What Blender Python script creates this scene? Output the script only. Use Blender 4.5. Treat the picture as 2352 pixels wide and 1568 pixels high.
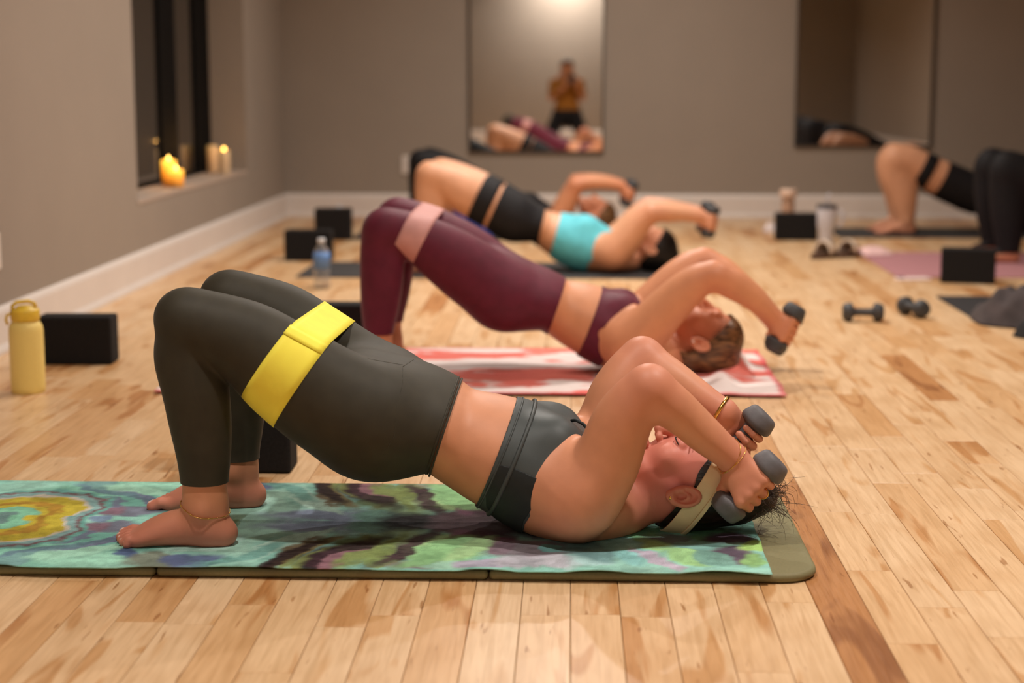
import bpy, bmesh, math, random
import numpy as np
from mathutils import Vector, Matrix
R_ = math.radians
scene = bpy.context.scene
for _o in list(bpy.data.objects): bpy.data.objects.remove(_o)
COL = scene.collection
rng = np.random.default_rng(7); random.seed(7)

# ---------------------------------------------------------------- camera
FPX = 3790.0; CX, CY = 1176.0, 784.0; CAMH = 0.87
PITCH = math.atan(599 / FPX); YAW = math.atan(137 * math.cos(PITCH) / FPX)
cam_d = bpy.data.cameras.new('camera'); cam = bpy.data.objects.new('camera', cam_d); COL.objects.link(cam)
cam.location = (0, 0, CAMH); cam.rotation_euler = (math.pi / 2 - PITCH, 0, YAW)
cam_d.sensor_width = 36; cam_d.lens = 36 * FPX / 2352; cam_d.clip_start = .05; cam_d.clip_end = 60
cam_d.dof.use_dof = True; cam_d.dof.focus_distance = 3.17; cam_d.dof.aperture_fstop = 2.4
scene.camera = cam
vs = scene.view_settings
vs.view_transform = 'Standard'; vs.look = 'None'; vs.gamma = 1; vs.use_curve_mapping = False
vs.exposure = 0.0
try:
    scene.cycles.use_denoising = True; scene.cycles.max_bounces = 6; scene.cycles.diffuse_bounces = 3; scene.cycles.glossy_bounces = 4; scene.cycles.adaptive_threshold = .06; scene.cycles.adaptive_min_samples = 16; scene.cycles.sample_clamp_indirect = 4
except Exception: pass

# ---------------------------------------------------------------- world and ceiling downlights
w = bpy.data.worlds.new('night'); scene.world = w; w.use_nodes = True
w.node_tree.nodes['Background'].inputs[0].default_value = (.02, .022, .03, 1)
w.node_tree.nodes['Background'].inputs[1].default_value = .25
WARM = (1, .92, .84)
def downlight(x, y, power, size=.12, z=2.78, spread=150, color=WARM):
    d = bpy.data.lights.new('ceiling_downlight', 'AREA'); d.shape = 'DISK'; d.size = size; d.energy = power; d.color = color
    d.spread = R_(spread)
    o = bpy.data.objects.new('ceiling_downlight', d); COL.objects.link(o); o.location = (x, y, z)
    return o
downlight(-.25, 5.7, 33, .09); downlight(.0, 7.3, 44, .09); downlight(.3, 9.0, 34, .09); downlight(1.7, 5.2, 24, .09)
downlight(-.08, -2.5, 66); downlight(-.5, 2.2, 24); downlight(1.3, 2.8, 40)


# ---------------------------------------------------------------- pixel -> world
_cp, _sp, _cy, _sy = math.cos(PITCH), math.sin(PITCH), math.cos(YAW), math.sin(YAW)
CR = np.array([_cy, _sy, 0]); CF = np.array([-_sy * _cp, _cy * _cp, -_sp]); CU = np.array([-_sy * _sp, _cy * _sp, _cp])
CAMP = np.array([0, 0, CAMH])
def ray(u, v): return CF + CR * ((u - CX) / FPX) + CU * ((CY - v) / FPX)
def P(u, v, Y):
    d = ray(u, v); return CAMP + d * (Y / d[1])
def G(u, v, z=0.0):
    d = ray(u, v); return CAMP + d * ((z - CAMH) / d[2])
def V3(p): return np.asarray(p, float)
def nrm(v):
    v = np.asarray(v, float); return v / (np.linalg.norm(v) + 1e-12)

# ---------------------------------------------------------------- objects
def mk(name, verts, faces, mat=None, parent=None, smooth=True, attrs=None, loc=None):
    me = bpy.data.meshes.new(name)
    if isinstance(verts, np.ndarray) and isinstance(faces, np.ndarray):
        n, k = faces.shape
        me.vertices.add(len(verts)); me.vertices.foreach_set('co', verts.astype(np.float32).ravel())
        me.loops.add(n * k); me.loops.foreach_set('vertex_index', faces.astype(np.int32).ravel())
        me.polygons.add(n); me.polygons.foreach_set('loop_start', np.arange(0, n * k, k, dtype=np.int32))
        me.polygons.foreach_set('loop_total', np.full(n, k, np.int32))
        me.update(calc_edges=True); me.validate()
    else:
        me.from_pydata([tuple(map(float, v)) for v in verts], [], [tuple(int(i) for i in f) for f in faces]); me.update()
    if smooth: me.polygons.foreach_set('use_smooth', np.ones(len(me.polygons), bool))
    if attrs:
        for an, (kind, data) in attrs.items():
            a = me.attributes.new(an, kind, 'POINT')
            a.data.foreach_set('value' if kind == 'FLOAT' else 'color', np.asarray(data, np.float32).ravel())
    if mat: me.materials.append(mat)
    o = bpy.data.objects.new(name, me); COL.objects.link(o)
    if parent is not None:
        o.parent = parent; o.matrix_parent_inverse = Matrix.Identity(4)
    if loc is not None: o.location = loc
    return o
def tag(o, label=None, cat=None, group=None, kind=None):
    if label: o['label'] = label
    if cat: o['category'] = cat
    if group: o['group'] = group
    if kind: o['kind'] = kind
    return o
def thing(name, label, cat, loc=(0, 0, 0), rz=0, group=None):
    o = bpy.data.objects.new(name, None); COL.objects.link(o); o.location = tuple(map(float, loc)); o.rotation_euler = (0, 0, rz)
    o.empty_display_size = .05
    return tag(o, label, cat, group)
def local(root, verts):
    """world verts -> local to an unrotated Empty"""
    return np.asarray(verts, float) - np.array(root.location)
def copy_tree(root, **kw):
    r = root.copy(); COL.objects.link(r)
    for ch in list(root.children):
        c = ch.copy(); COL.objects.link(c); c.parent = r
        for g in list(ch.children):
            d = g.copy(); COL.objects.link(d); d.parent = c
    return r
def bm_obj(name, bm, mat, parent=None, smooth=True, loc=None):
    me = bpy.data.meshes.new(name); bm.to_mesh(me); bm.free()
    if smooth: me.polygons.foreach_set('use_smooth', np.ones(len(me.polygons), bool))
    if mat: me.materials.append(mat)
    o = bpy.data.objects.new(name, me); COL.objects.link(o)
    if parent is not None: o.parent = parent
    if loc is not None: o.location = loc
    return o
def box_bm(sx, sy, sz, bev=0, seg=2, c=(0, 0, 0)):
    bm = bmesh.new(); bmesh.ops.create_cube(bm, size=1)
    for v in bm.verts: v.co = Vector((v.co.x * sx + c[0], v.co.y * sy + c[1], v.co.z * sz + c[2]))
    if bev: bmesh.ops.bevel(bm, geom=list(bm.edges), offset=bev, segments=seg, profile=.6, affect='EDGES')
    return bm
def box(name, lo, hi, mat, parent=None, bev=0, seg=2, smooth=False):
    lo, hi = V3(lo), V3(hi); c = (lo + hi) / 2; s = hi - lo
    return bm_obj(name, box_bm(*s, bev, seg, c), mat, parent, smooth)
def lathe(profile, n=32, sq=None):
    """profile [(r,z)] -> verts, faces"""
    vs_, fs = [], []
    for r, z in profile:
        for k in range(n):
            a = 2 * math.pi * k / n; rr = r
            vs_.append((rr * math.cos(a), rr * math.sin(a), z))
    m = len(profile)
    for i in range(m - 1):
        for k in range(n):
            k2 = (k + 1) % n
            fs.append((i * n + k, i * n + k2, (i + 1) * n + k2, (i + 1) * n + k))
    if profile[0][0] > 1e-6: fs.append(tuple(reversed(range(n))))
    if profile[-1][0] > 1e-6: fs.append(tuple(range((m - 1) * n, m * n)))
    return vs_, fs
def tube(pts, r, n=8, closed=False):
    pts = [V3(p) for p in pts]; m = len(pts); vs_, fs = [], []
    rs = r if hasattr(r, '__len__') else [r] * m
    prev = None
    for i in range(m):
        a = pts[(i - 1) % m] if (closed or i > 0) else pts[i]; b = pts[(i + 1) % m] if (closed or i < m - 1) else pts[i]
        t = nrm(b - a)
        if prev is None:
            h = np.array([0, 0, 1.]) if abs(t[2]) < .9 else np.array([1., 0, 0]); e = nrm(np.cross(t, h))
        else: e = nrm(prev - t * prev.dot(t))
        prev = e; f = np.cross(t, e)
        for k in range(n):
            an = 2 * math.pi * k / n; vs_.append(pts[i] + rs[i] * (math.cos(an) * e + math.sin(an) * f))
    for i in range(m if closed else m - 1):
        j = (i + 1) % m
        for k in range(n):
            k2 = (k + 1) % n; fs.append((i * n + k, i * n + k2, j * n + k2, j * n + k))
    if not closed: fs += [tuple(reversed(range(n))), tuple(range((m - 1) * n, m * n))]
    return vs_, fs
def join(*parts):
    V, F = [], []
    for v, f in parts:
        b = len(V); V += [tuple(p) for p in v]; F += [tuple(i + b for i in q) for q in f]
    return V, F

# ---------------------------------------------------------------- materials
def srgb(r, g, b):
    f = lambda c: (c / 255 / 12.92) if c / 255 <= .04045 else ((c / 255 + .055) / 1.055) ** 2.4
    return (f(r), f(g), f(b), 1)
class NT:
    def __init__(s, name):
        s.m = bpy.data.materials.new(name); s.m.use_nodes = True; s.nt = s.m.node_tree
        s.b = s.nt.nodes['Principled BSDF']
    def n(s, t, **kw):
        x = s.nt.nodes.new(t)
        for k, v in kw.items():
            if hasattr(x, k) and k not in x.inputs: setattr(x, k, v)
            else: x.inputs[k].default_value = v
        return x
    def l(s, a, b): s.nt.links.new(a, b)
    def ramp(s, fac, stops, interp='LINEAR'):
        r = s.nt.nodes.new('ShaderNodeValToRGB'); r.color_ramp.interpolation = interp
        e = r.color_ramp.elements
        while len(e) < len(stops): e.new(.5)
        for el, (p, c) in zip(e, stops): el.position = p; el.color = c
        s.l(fac, r.inputs[0]); return r.outputs[0]
    def mix(s, fac, a, b, mode='MIX'):
        x = s.nt.nodes.new('ShaderNodeMix'); x.data_type = 'RGBA'; x.blend_type = mode
        for sock, v in ((x.inputs[0], fac), (x.inputs[6], a), (x.inputs[7], b)):
            if hasattr(v, 'is_output'): s.l(v, sock)
            else: sock.default_value = v
        return x.outputs[2]
    def bump(s, h, strength=.2, dist=.002):
        b = s.n('ShaderNodeBump'); b.inputs['Strength'].default_value = strength; b.inputs['Distance'].default_value = dist
        s.l(h, b.inputs['Height']); s.l(b.outputs[0], s.b.inputs['Normal'])
def simple(name, col, rough=.6, metal=0, noise=None, bump=0, spec=.5, coat=0, sheen=0):
    t = NT(name); b = t.b
    b.inputs['Roughness'].default_value = rough; b.inputs['Metallic'].default_value = metal
    b.inputs['Specular IOR Level'].default_value = spec
    if coat: b.inputs['Coat Weight'].default_value = coat
    if sheen: b.inputs['Sheen Weight'].default_value = sheen; b.inputs['Sheen Roughness'].default_value = .4
    sc, amt = noise or (40, .12)
    tc = t.n('ShaderNodeTexCoord'); nz = t.n('ShaderNodeTexNoise'); nz.inputs['Scale'].default_value = sc; nz.inputs['Detail'].default_value = 2
    t.l(tc.outputs['Object'], nz.inputs['Vector'])
    dark = tuple(c * (1 - amt) for c in col[:3]) + (1,); lite = tuple(min(1, c * (1 + amt)) for c in col[:3]) + (1,)
    t.l(t.ramp(nz.outputs[0], [(.3, dark), (.7, lite)]), b.inputs['Base Color'])
    if bump: t.bump(nz.outputs[0], bump)
    return t.m
# ---------------------------------------------------------------- distance-field modelling of bodies
def axis_coords(spans):
    out = [spans[0][0]]
    for a, b, h in spans:
        n = max(1, int(round((b - a) / h))); out += list(a + (b - a) * (np.arange(n) + 1) / n)
    return np.array(out, np.float32)
def smin(a, b, k):
    if k is None or (np.isscalar(k) and k <= 0): return np.minimum(a, b)
    h = np.maximum(k - np.abs(a - b), 0) / k
    return np.minimum(a, b) - h * h * k * .25
class SDF:
    def __init__(s, xs, ys, zs):
        s.ax = [np.asarray(a, np.float32) for a in (xs, ys, zs)]
        s.D = np.full([len(a) for a in s.ax], .2, np.float32)
    def rng(s, lo, hi):
        sl = []
        for d in range(3):
            i = max(0, int(np.searchsorted(s.ax[d], lo[d])) - 1); j = min(len(s.ax[d]), int(np.searchsorted(s.ax[d], hi[d])) + 1)
            if j <= i: return None
            sl.append(slice(i, j))
        return tuple(sl)
    def sub(s, lo, hi):
        sl = s.rng(lo, hi); t = SDF(*[s.ax[d][sl[d]] for d in range(3)]); t.sl = sl; return t
    def merge(s, t, k=.01):
        X = None
        if callable(k): k = np.maximum(k(t.ax[0][:, None, None], t.ax[1][None, :, None], t.ax[2][None, None, :]), 1e-4)
        s.D[t.sl] = smin(s.D[t.sl], t.D, k)
    def grid(s, sl):
        return s.ax[0][sl[0]][:, None, None], s.ax[1][sl[1]][None, :, None], s.ax[2][sl[2]][None, None, :]
    def seg(s, A, B, k=0, m=.045):
        """A, B = (centre, up, r_up, r_side) elliptical tapered segment"""
        c0, u0, a0, b0 = A; c1, u1, a1, b1 = B
        c0 = V3(c0); c1 = V3(c1); ax = c1 - c0; L2 = float(ax @ ax) + 1e-9; t_ = ax / math.sqrt(L2)
        e1 = u0 + u1; e1 = nrm(e1 - t_ * (e1 @ t_)); e2 = np.cross(t_, e1)
        r = max(a0, b0, a1, b1) + m
        sl = s.rng(np.minimum(c0, c1) - r, np.maximum(c0, c1) + r)
        if sl is None: return
        X, Y, Z = s.grid(sl); X = X - c0[0]; Y = Y - c0[1]; Z = Z - c0[2]
        t = np.clip((X * ax[0] + Y * ax[1] + Z * ax[2]) / L2, 0, 1)
        X = X - t * ax[0]; Y = Y - t * ax[1]; Z = Z - t * ax[2]
        p1 = X * e1[0] + Y * e1[1] + Z * e1[2]; p2 = X * e2[0] + Y * e2[1] + Z * e2[2]; p3 = X * t_[0] + Y * t_[1] + Z * t_[2]
        ra = a0 + (a1 - a0) * t; rb = b0 + (b1 - b0) * t; rc = (ra + rb) * .5
        q1 = p1 / ra; q2 = p2 / rb; q3 = p3 / rc
        k0 = np.sqrt(q1 * q1 + q2 * q2 + q3 * q3) + 1e-6
        q1 = q1 / ra; q2 = q2 / rb; q3 = q3 / rc
        k1 = np.sqrt(q1 * q1 + q2 * q2 + q3 * q3) + 1e-6
        d = (k0 * (k0 - 1) / k1).astype(np.float32)
        s.D[sl] = smin(s.D[sl], d, k)
    def chain(s, st, k=.01, sub=4, selfk=.006):
        sub = sub * 2 if sub >= 4 else sub
        st = resample(st, sub)
        rm = max(max(q[2], q[3]) for q in st) + .05
        cs = np.array([q[0] for q in st]); t = s.sub(cs.min(0) - rm, cs.max(0) + rm)
        for A, B in zip(st[:-1], st[1:]): t.seg(A, B, selfk)
        s.merge(t, k); return st
    def ell(s, c, rad, ax=None, k=.01, cut=False, m=.045):
        c = V3(c); ax = np.eye(3) if ax is None else np.array([nrm(a) for a in ax]); r = max(rad) + m
        sl = s.rng(c - r, c + r)
        if sl is None: return
        X, Y, Z = s.grid(sl); X = X - c[0]; Y = Y - c[1]; Z = Z - c[2]
        q = [(X * a[0] + Y * a[1] + Z * a[2]) / rr for a, rr in zip(ax, rad)]
        k0 = np.sqrt(q[0] ** 2 + q[1] ** 2 + q[2] ** 2) + 1e-6
        k1 = np.sqrt((q[0] / rad[0]) ** 2 + (q[1] / rad[1]) ** 2 + (q[2] / rad[2]) ** 2) + 1e-6
        d = (k0 * (k0 - 1) / k1).astype(np.float32)
        if cut: s.D[sl] = -smin(-s.D[sl], d, k)
        else: s.D[sl] = smin(s.D[sl], d, k)
    def cone(s, a, b, ra, rb, k=.006):
        up = np.array([0, 0, 1.]) if abs(nrm(V3(b) - V3(a))[2]) < .9 else np.array([1., 0, 0])
        s.seg((a, up, ra, ra), (b, up, rb, rb), k)
    def floor_cut(s, z):
        """flatten everything on the plane it rests on"""
        s.D = np.maximum(s.D, z - s.ax[2][None, None, :])
    def sample(s, p):
        f = [np.interp(p[:, d], s.ax[d], np.arange(len(s.ax[d]))) for d in range(3)]
        i = [np.minimum(q.astype(int), len(s.ax[d]) - 2) for d, q in enumerate(f)]
        r = [q - ii for q, ii in zip(f, i)]; out = 0
        for dx in (0, 1):
            for dy in (0, 1):
                for dz in (0, 1):
                    wgt = (r[0] if dx else 1 - r[0]) * (r[1] if dy else 1 - r[1]) * (r[2] if dz else 1 - r[2])
                    out = out + wgt * s.D[i[0] + dx, i[1] + dy, i[2] + dz]
        return out
    def mesh(s, iso=0., smooth=1):
        D = s.D - iso; S = D < 0; shp = np.array(S.shape); cells = []; pos = []; quads = []; n = [len(a) for a in s.ax]
        cid = lambda i, j, k: (i * n[1] + j) * n[2] + k
        for d in range(3):
            a = [slice(None)] * 3; b = [slice(None)] * 3; a[d] = slice(0, -1); b[d] = slice(1, None)
            sa, sb = S[tuple(a)], S[tuple(b)]
            I = np.argwhere(sa != sb)
            o1, o2 = [q for q in range(3) if q != d]
            I = I[(I[:, o1] > 0) & (I[:, o2] > 0) & (I[:, o1] < n[o1] - 1) & (I[:, o2] < n[o2] - 1)]
            J = I.copy(); J[:, d] += 1
            da = D[I[:, 0], I[:, 1], I[:, 2]]; db = D[J[:, 0], J[:, 1], J[:, 2]]; t = da / (da - db)
            p = np.stack([s.ax[q][I[:, q]] for q in range(3)], 1).astype(float)
            p[:, d] += t * (s.ax[d][J[:, d]] - s.ax[d][I[:, d]])
            q4 = []
            for (x, y) in ((0, 0), (1, 0), (1, 1), (0, 1)):
                c = I.copy(); c[:, o1] -= x; c[:, o2] -= y; k = cid(c[:, 0], c[:, 1], c[:, 2]); q4.append(k); cells.append(k); pos.append(p)
            q4 = np.stack(q4, 1); flip = (da < 0)
            if d == 1: flip = ~flip
            q4[flip] = q4[flip][:, ::-1]; quads.append(q4)
        cells = np.concatenate(cells); pos = np.concatenate(pos); quads = np.concatenate(quads)
        uc, inv = np.unique(cells, return_inverse=True); inv = inv.ravel(); cnt = np.bincount(inv)
        V = np.stack([np.bincount(inv, pos[:, q]) / cnt for q in range(3)], 1)
        F = np.searchsorted(uc, quads)
        h = .0012
        for _ in range(2):
            g = np.stack([(s.sample(V + e) - s.sample(V - e)) / (2 * h) for e in np.eye(3) * h], 1)
            g2 = (g * g).sum(1) + 1e-3; dv = (s.sample(V) - iso) / g2
            V -= np.clip(dv, -.003, .003)[:, None] * g
        for _ in range(smooth): V = laplace(V, F, .5)
        a, b, c, d = (V[F[:, i]] for i in range(4))
        vol = (np.einsum('ij,ij->i', a, np.cross(b, c)) + np.einsum('ij,ij->i', a, np.cross(c, d))).sum()
        return V, (F if vol > 0 else F[:, ::-1].copy())
def laplace(V, F, f=.5):
    k = F.shape[1]; A = np.concatenate([F[:, i] for i in range(k)]); B = np.concatenate([F[:, (i + 1) % k] for i in range(k)])
    cnt = np.bincount(A, minlength=len(V)) + np.bincount(B, minlength=len(V)); out = np.empty_like(V)
    for d in range(3): out[:, d] = (np.bincount(A, V[B, d], len(V)) + np.bincount(B, V[A, d], len(V))) / np.maximum(cnt, 1)
    return V + (out - V) * f
def resample(st, sub):
    if sub <= 1 or len(st) < 3: return st
    arr = np.array([np.concatenate([V3(q[0]), V3(q[1]), [q[2], q[3]]]) for q in st]); n = len(arr); out = []
    for i in range(n - 1):
        p0, p1, p2, p3 = arr[max(i - 1, 0)], arr[i], arr[i + 1], arr[min(i + 2, n - 1)]
        for j in range(sub):
            t = j / sub
            out.append(.5 * (2 * p1 + (p2 - p0) * t + (2 * p0 - 5 * p1 + 4 * p2 - p3) * t * t + (3 * p1 - p0 - 3 * p2 + p3) * t ** 3))
    out.append(arr[-1])
    return [(q[:3], nrm(q[3:6]), float(q[6]), float(q[7])) for q in out]
def clip_mesh(V, F, s):
    """keep the part of a quad/tri mesh where s > 0, cutting faces exactly along s = 0"""
    T = np.concatenate([F[:, [0, 1, 2]], F[:, [0, 2, 3]]]) if F.shape[1] == 4 else F
    s = np.where(np.abs(s) < 1e-7, 1e-7, s); ins = s[T] > 0; c = ins.sum(1)
    keep = T[c == 3]; new = []; ek, ev = [], []
    def cut(a, b):
        lo, hi = np.minimum(a, b), np.maximum(a, b); return lo.astype(np.int64) * len(V) + hi
    tris = [keep]; key_tris = []
    for cc in (1, 2):
        t = T[c == cc]; m = ins[c == cc]
        odd = np.argmax(m if cc == 1 else ~m, 1); r = np.arange(len(t))
        a, b, d = t[r, odd], t[r, (odd + 1) % 3], t[r, (odd + 2) % 3]
        kab, kad = cut(a, b), cut(a, d)
        key_tris.append((cc, a, b, d, kab, kad))
    keys = np.unique(np.concatenate([np.concatenate([q[4], q[5]]) for q in key_tris])) if key_tris else np.array([], np.int64)
    lo, hi = keys // len(V), keys % len(V); t = (s[lo] / (s[lo] - s[hi]))[:, None]
    NV = V[lo] + (V[hi] - V[lo]) * t; base = len(V)
    for cc, a, b, d, kab, kad in key_tris:
        ab = base + np.searchsorted(keys, kab); ad = base + np.searchsorted(keys, kad)
        if cc == 1: tris.append(np.stack([a, ab, ad], 1))
        else: tris += [np.stack([ab, b, d], 1), np.stack([ab, d, ad], 1)]
    F2 = np.concatenate(tris); V2 = np.concatenate([V, NV])
    used, inv = np.unique(F2, return_inverse=True)
    return V2[used], inv.reshape(F2.shape)
def poly_field(poly, x, z):
    """signed distance to a polygon in a plane, positive inside"""
    poly = np.asarray(poly, float); n = len(poly); d = np.full(len(x), 1e9); ins = np.zeros(len(x), bool)
    for i in range(n):
        a, b = poly[i], poly[(i + 1) % n]; e = b - a; wx, wz = x - a[0], z - a[1]
        t = np.clip((wx * e[0] + wz * e[1]) / (e @ e + 1e-12), 0, 1)
        d = np.minimum(d, np.hypot(wx - e[0] * t, wz - e[1] * t))
        c = ((a[1] <= z) != (b[1] <= z)) & (x < (b[0] - a[0]) * (z - a[1]) / (b[1] - a[1] + 1e-12) + a[0]); ins ^= c
    return np.where(ins, d, -d)
def px_poly(pts, Y):
    return np.array([[*P(u, v, Y)[[0, 2]]] for u, v in pts])
def vnoise(x, y, seed=0, sc=1.):
    r = np.random.default_rng(seed).random((64, 64)); x = np.asarray(x) * sc; y = np.asarray(y) * sc
    i = np.floor(x).astype(int); j = np.floor(y).astype(int); fx = x - i; fy = y - j
    fx = fx * fx * (3 - 2 * fx); fy = fy * fy * (3 - 2 * fy); g = lambda a, b: r[a % 64, b % 64]
    return (g(i, j) * (1 - fx) + g(i + 1, j) * fx) * (1 - fy) + (g(i, j + 1) * (1 - fx) + g(i + 1, j + 1) * fx) * fy
def fbm(x, y, seed=0, sc=1., oc=4):
    return sum(vnoise(x, y, seed + q, sc * 2 ** q) * .5 ** q for q in range(oc)) / sum(.5 ** q for q in range(oc))
# ---------------------------------------------------------------- people
def skin_mat(name, col, flush, rough=.5):
    t = NT(name); b = t.b; b.inputs['Roughness'].default_value = rough; b.inputs['Specular IOR Level'].default_value = .38
    tc = t.n('ShaderNodeTexCoord'); nz = t.n('ShaderNodeTexNoise'); nz.inputs['Scale'].default_value = 22; nz.inputs['Detail'].default_value = 2
    t.l(tc.outputs['Object'], nz.inputs['Vector'])
    a = t.n('ShaderNodeAttribute'); a.attribute_name = 'flush'
    base = t.ramp(nz.outputs[0], [(.3, tuple(c * .9 for c in col[:3]) + (1,)), (.7, col)])
    t.l(t.mix(a.outputs['Fac'], base, flush), b.inputs['Base Color'])
    n2 = t.n('ShaderNodeTexNoise'); n2.inputs['Scale'].default_value = 380; n2.inputs['Detail'].default_value = 2
    t.l(tc.outputs['Object'], n2.inputs['Vector']); t.bump(n2.outputs[0], .08, .001)
    return t.m
def fabric(name, col, rough=.75, weave=900, spec=.25, sheen=0.0, amt=.1):
    t = NT(name); b = t.b; b.inputs['Roughness'].default_value = rough; b.inputs['Specular IOR Level'].default_value = spec
    tc = t.n('ShaderNodeTexCoord'); nz = t.n('ShaderNodeTexNoise'); nz.inputs['Scale'].default_value = 30; nz.inputs['Detail'].default_value = 1
    t.l(tc.outputs['Object'], nz.inputs['Vector'])
    t.l(t.ramp(nz.outputs[0], [(.3, tuple(c * (1 - amt) for c in col[:3]) + (1,)), (.7, tuple(min(1, c * (1 + amt)) for c in col[:3]) + (1,))]), b.inputs['Base Color'])
    if sheen: b.inputs['Sheen Weight'].default_value = sheen; b.inputs['Sheen Roughness'].default_value = .35
    n2 = t.n('ShaderNodeTexNoise'); n2.inputs['Scale'].default_value = weave; t.l(tc.outputs['Object'], n2.inputs['Vector']); t.bump(n2.outputs[0], .12, .001)
    return t.m
def hair_mat(name, col, col2):
    t = NT(name); b = t.b; b.inputs['Roughness'].default_value = .38; b.inputs['Specular IOR Level'].default_value = .4
    tc = t.n('ShaderNodeTexCoord'); mp = t.n('ShaderNodeMapping'); mp.inputs['Scale'].default_value = (14, 70, 70)
    nz = t.n('ShaderNodeTexNoise'); nz.inputs['Scale'].default_value = 1.6; nz.inputs['Detail'].default_value = 4
    t.l(tc.outputs['Object'], mp.inputs[0]); t.l(mp.outputs[0], nz.inputs['Vector'])
    t.l(t.ramp(nz.outputs[0], [(.35, col), (.68, col2)]), b.inputs['Base Color']); t.bump(nz.outputs[0], .5, .003)
    return t.m

UPZ = np.array([0, 0, 1.])
def pair(ut, vt, ub, vb, Y, wy, inset=0.):
    a, b = P(ut, vt, Y), P(ub, vb, Y); d = a - b; L = np.linalg.norm(d)
    return ((a + b) / 2, d / L, L / 2 - inset, wy)
def mid(u, v, rpx, Y, fl=1.0):
    r = rpx * Y / FPX; c = P(u, v, Y); return (c, np.array([0, 1., 0]), r * fl, r)

def add_foot(S, heel, yawdir, L, out, z0):
    """heel = back of heel on the ground, yawdir = unit vector to the toes, out = unit vector to the little toe"""
    q = L / .225; X = V3(yawdir); O = V3(out)
    pt = lambda x, y, z: V3([heel[0], heel[1], z0]) + X * x * q + O * y * q + UPZ * (z - .004) * q
    st = [(pt(.0255, 0, .0255), UPZ, .0255 * q, .0255 * q), (pt(.054, 0, .031), UPZ, .030 * q, .028 * q), (pt(.092, -.003, .033), UPZ, .0315 * q, .031 * q),
          (pt(.128, -.003, .0285), UPZ, .0265 * q, .037 * q), (pt(.158, -.001, .0205), UPZ, .019 * q, .041 * q), (pt(.174, 0, .0145), UPZ, .0135 * q, .040 * q)]
    S.chain(st, .012, 4); nails = []
    S.cone(pt(.058, 0, .085), pt(.070, -.002, .048), .030 * q, .026 * q, .02 * q)
    for y0, y1, x1, r in ((-.030, -.027, .214, .0118), (-.0105, -.0085, .2155, .0086), (.0065, .0085, .209, .0081), (.0215, .0245, .200, .0078), (.0345, .0385, .188, .0078)):
        a, m_, b = pt(.165, y0, .016), pt((x1 + .176) / 2 + .004, (y0 + y1) / 2, .0175), pt(x1, y1, .0105)
        S.cone(a, m_, r * q * 1.02, r * q * .90, .003 * q); S.cone(m_, b, r * q * .90, r * q, .002 * q); nails.append((b + UPZ * r * q * .72 + X * r * q * .42, X, r * q))
    S.ell(pt(.056, .027, .070), (.012 * q,) * 3, k=.02 * q); S.ell(pt(.060, -.027, .075), (.012 * q,) * 3, k=.02 * q)
    return nails
def add_hand(S, W, H, ax, back, q=1., rh=.0145):
    """fist closed round a handle: W wrist, H handle centre, ax unit axis pointing to the index finger, back = rough direction of the back of the hand"""
    W, H, ax = V3(W), V3(H), nrm(ax); ew = W - H; ew = nrm(ew - ax * (ew @ ax)); eb = np.cross(ax, ew)
    if eb @ V3(back) < 0: eb = -eb
    lo = np.minimum(W, H) - .09 * q; hi = np.maximum(W, H) + .09 * q; T = S.sub(lo, hi)
    pol = lambda deg, r: H + eb * math.cos(R_(deg)) * r - ew * math.sin(R_(deg)) * r
    F = S.sub(lo, hi)
    for i, (rf, sc) in enumerate(((.0088, 1.), (.0092, 1.06), (.0087, 1.0), (.0076, .88))):
        a = ax * (1.5 - i) * .0192 * q; R = (rh + rf * q * .92)
        mcp = pol(8, R + .0035 * q) + a; wp = W + ax * (1.5 - i) * .0085 * q
        T.cone(wp, mcp, .0145 * q, .0118 * q, .012 * q)
        pip = pol(92, R + .006 * q * sc) + a * 1.0; dip = pol(160, R + .001) + a * .97; tip = pol(212, R) + a * .95
        f = S.sub(lo, hi)
        for p0, p1, r0, r1 in ((mcp, pip, rf * 1.12, rf), (pip, dip, rf * 1.0, rf * .93), (dip, tip, rf * .93, rf * .82)): f.cone(p0, p1, r0 * q, r1 * q, .002)
        F.D = smin(F.D, f.D, .0022 * q)
    # heel of the palm, then the thumb leaving the side of the palm
    T.ell((W * .55 + H * .45) + eb * (rh * .5) + ax * .010 * q, (.020 * q, .027 * q, .017 * q), (ew, ax, eb), .012 * q)
    th0 = W * .62 + H * .38 + ax * .022 * q - eb * .004; th1 = H + ew * (rh + .013 * q) + ax * .041 * q - eb * .006
    th2 = pol(240, rh + .0105 * q) + ax * .040 * q; th3 = pol(200, rh + .0115 * q) + ax * .030 * q
    T.cone(th0, th1, .0145 * q, .0115 * q, .01 * q)
    F2 = S.sub(lo, hi); F2.cone(th1, th2, .0112 * q, .0098 * q, .003); F2.cone(th2, th3, .0098 * q, .0085 * q, .003)
    T.D = smin(T.D, F.D, .006 * q); T.D = smin(T.D, F2.D, .004 * q)
    T.sl = S.rng(lo, hi); S.merge(T, .012 * q)
    return eb, ew
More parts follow.
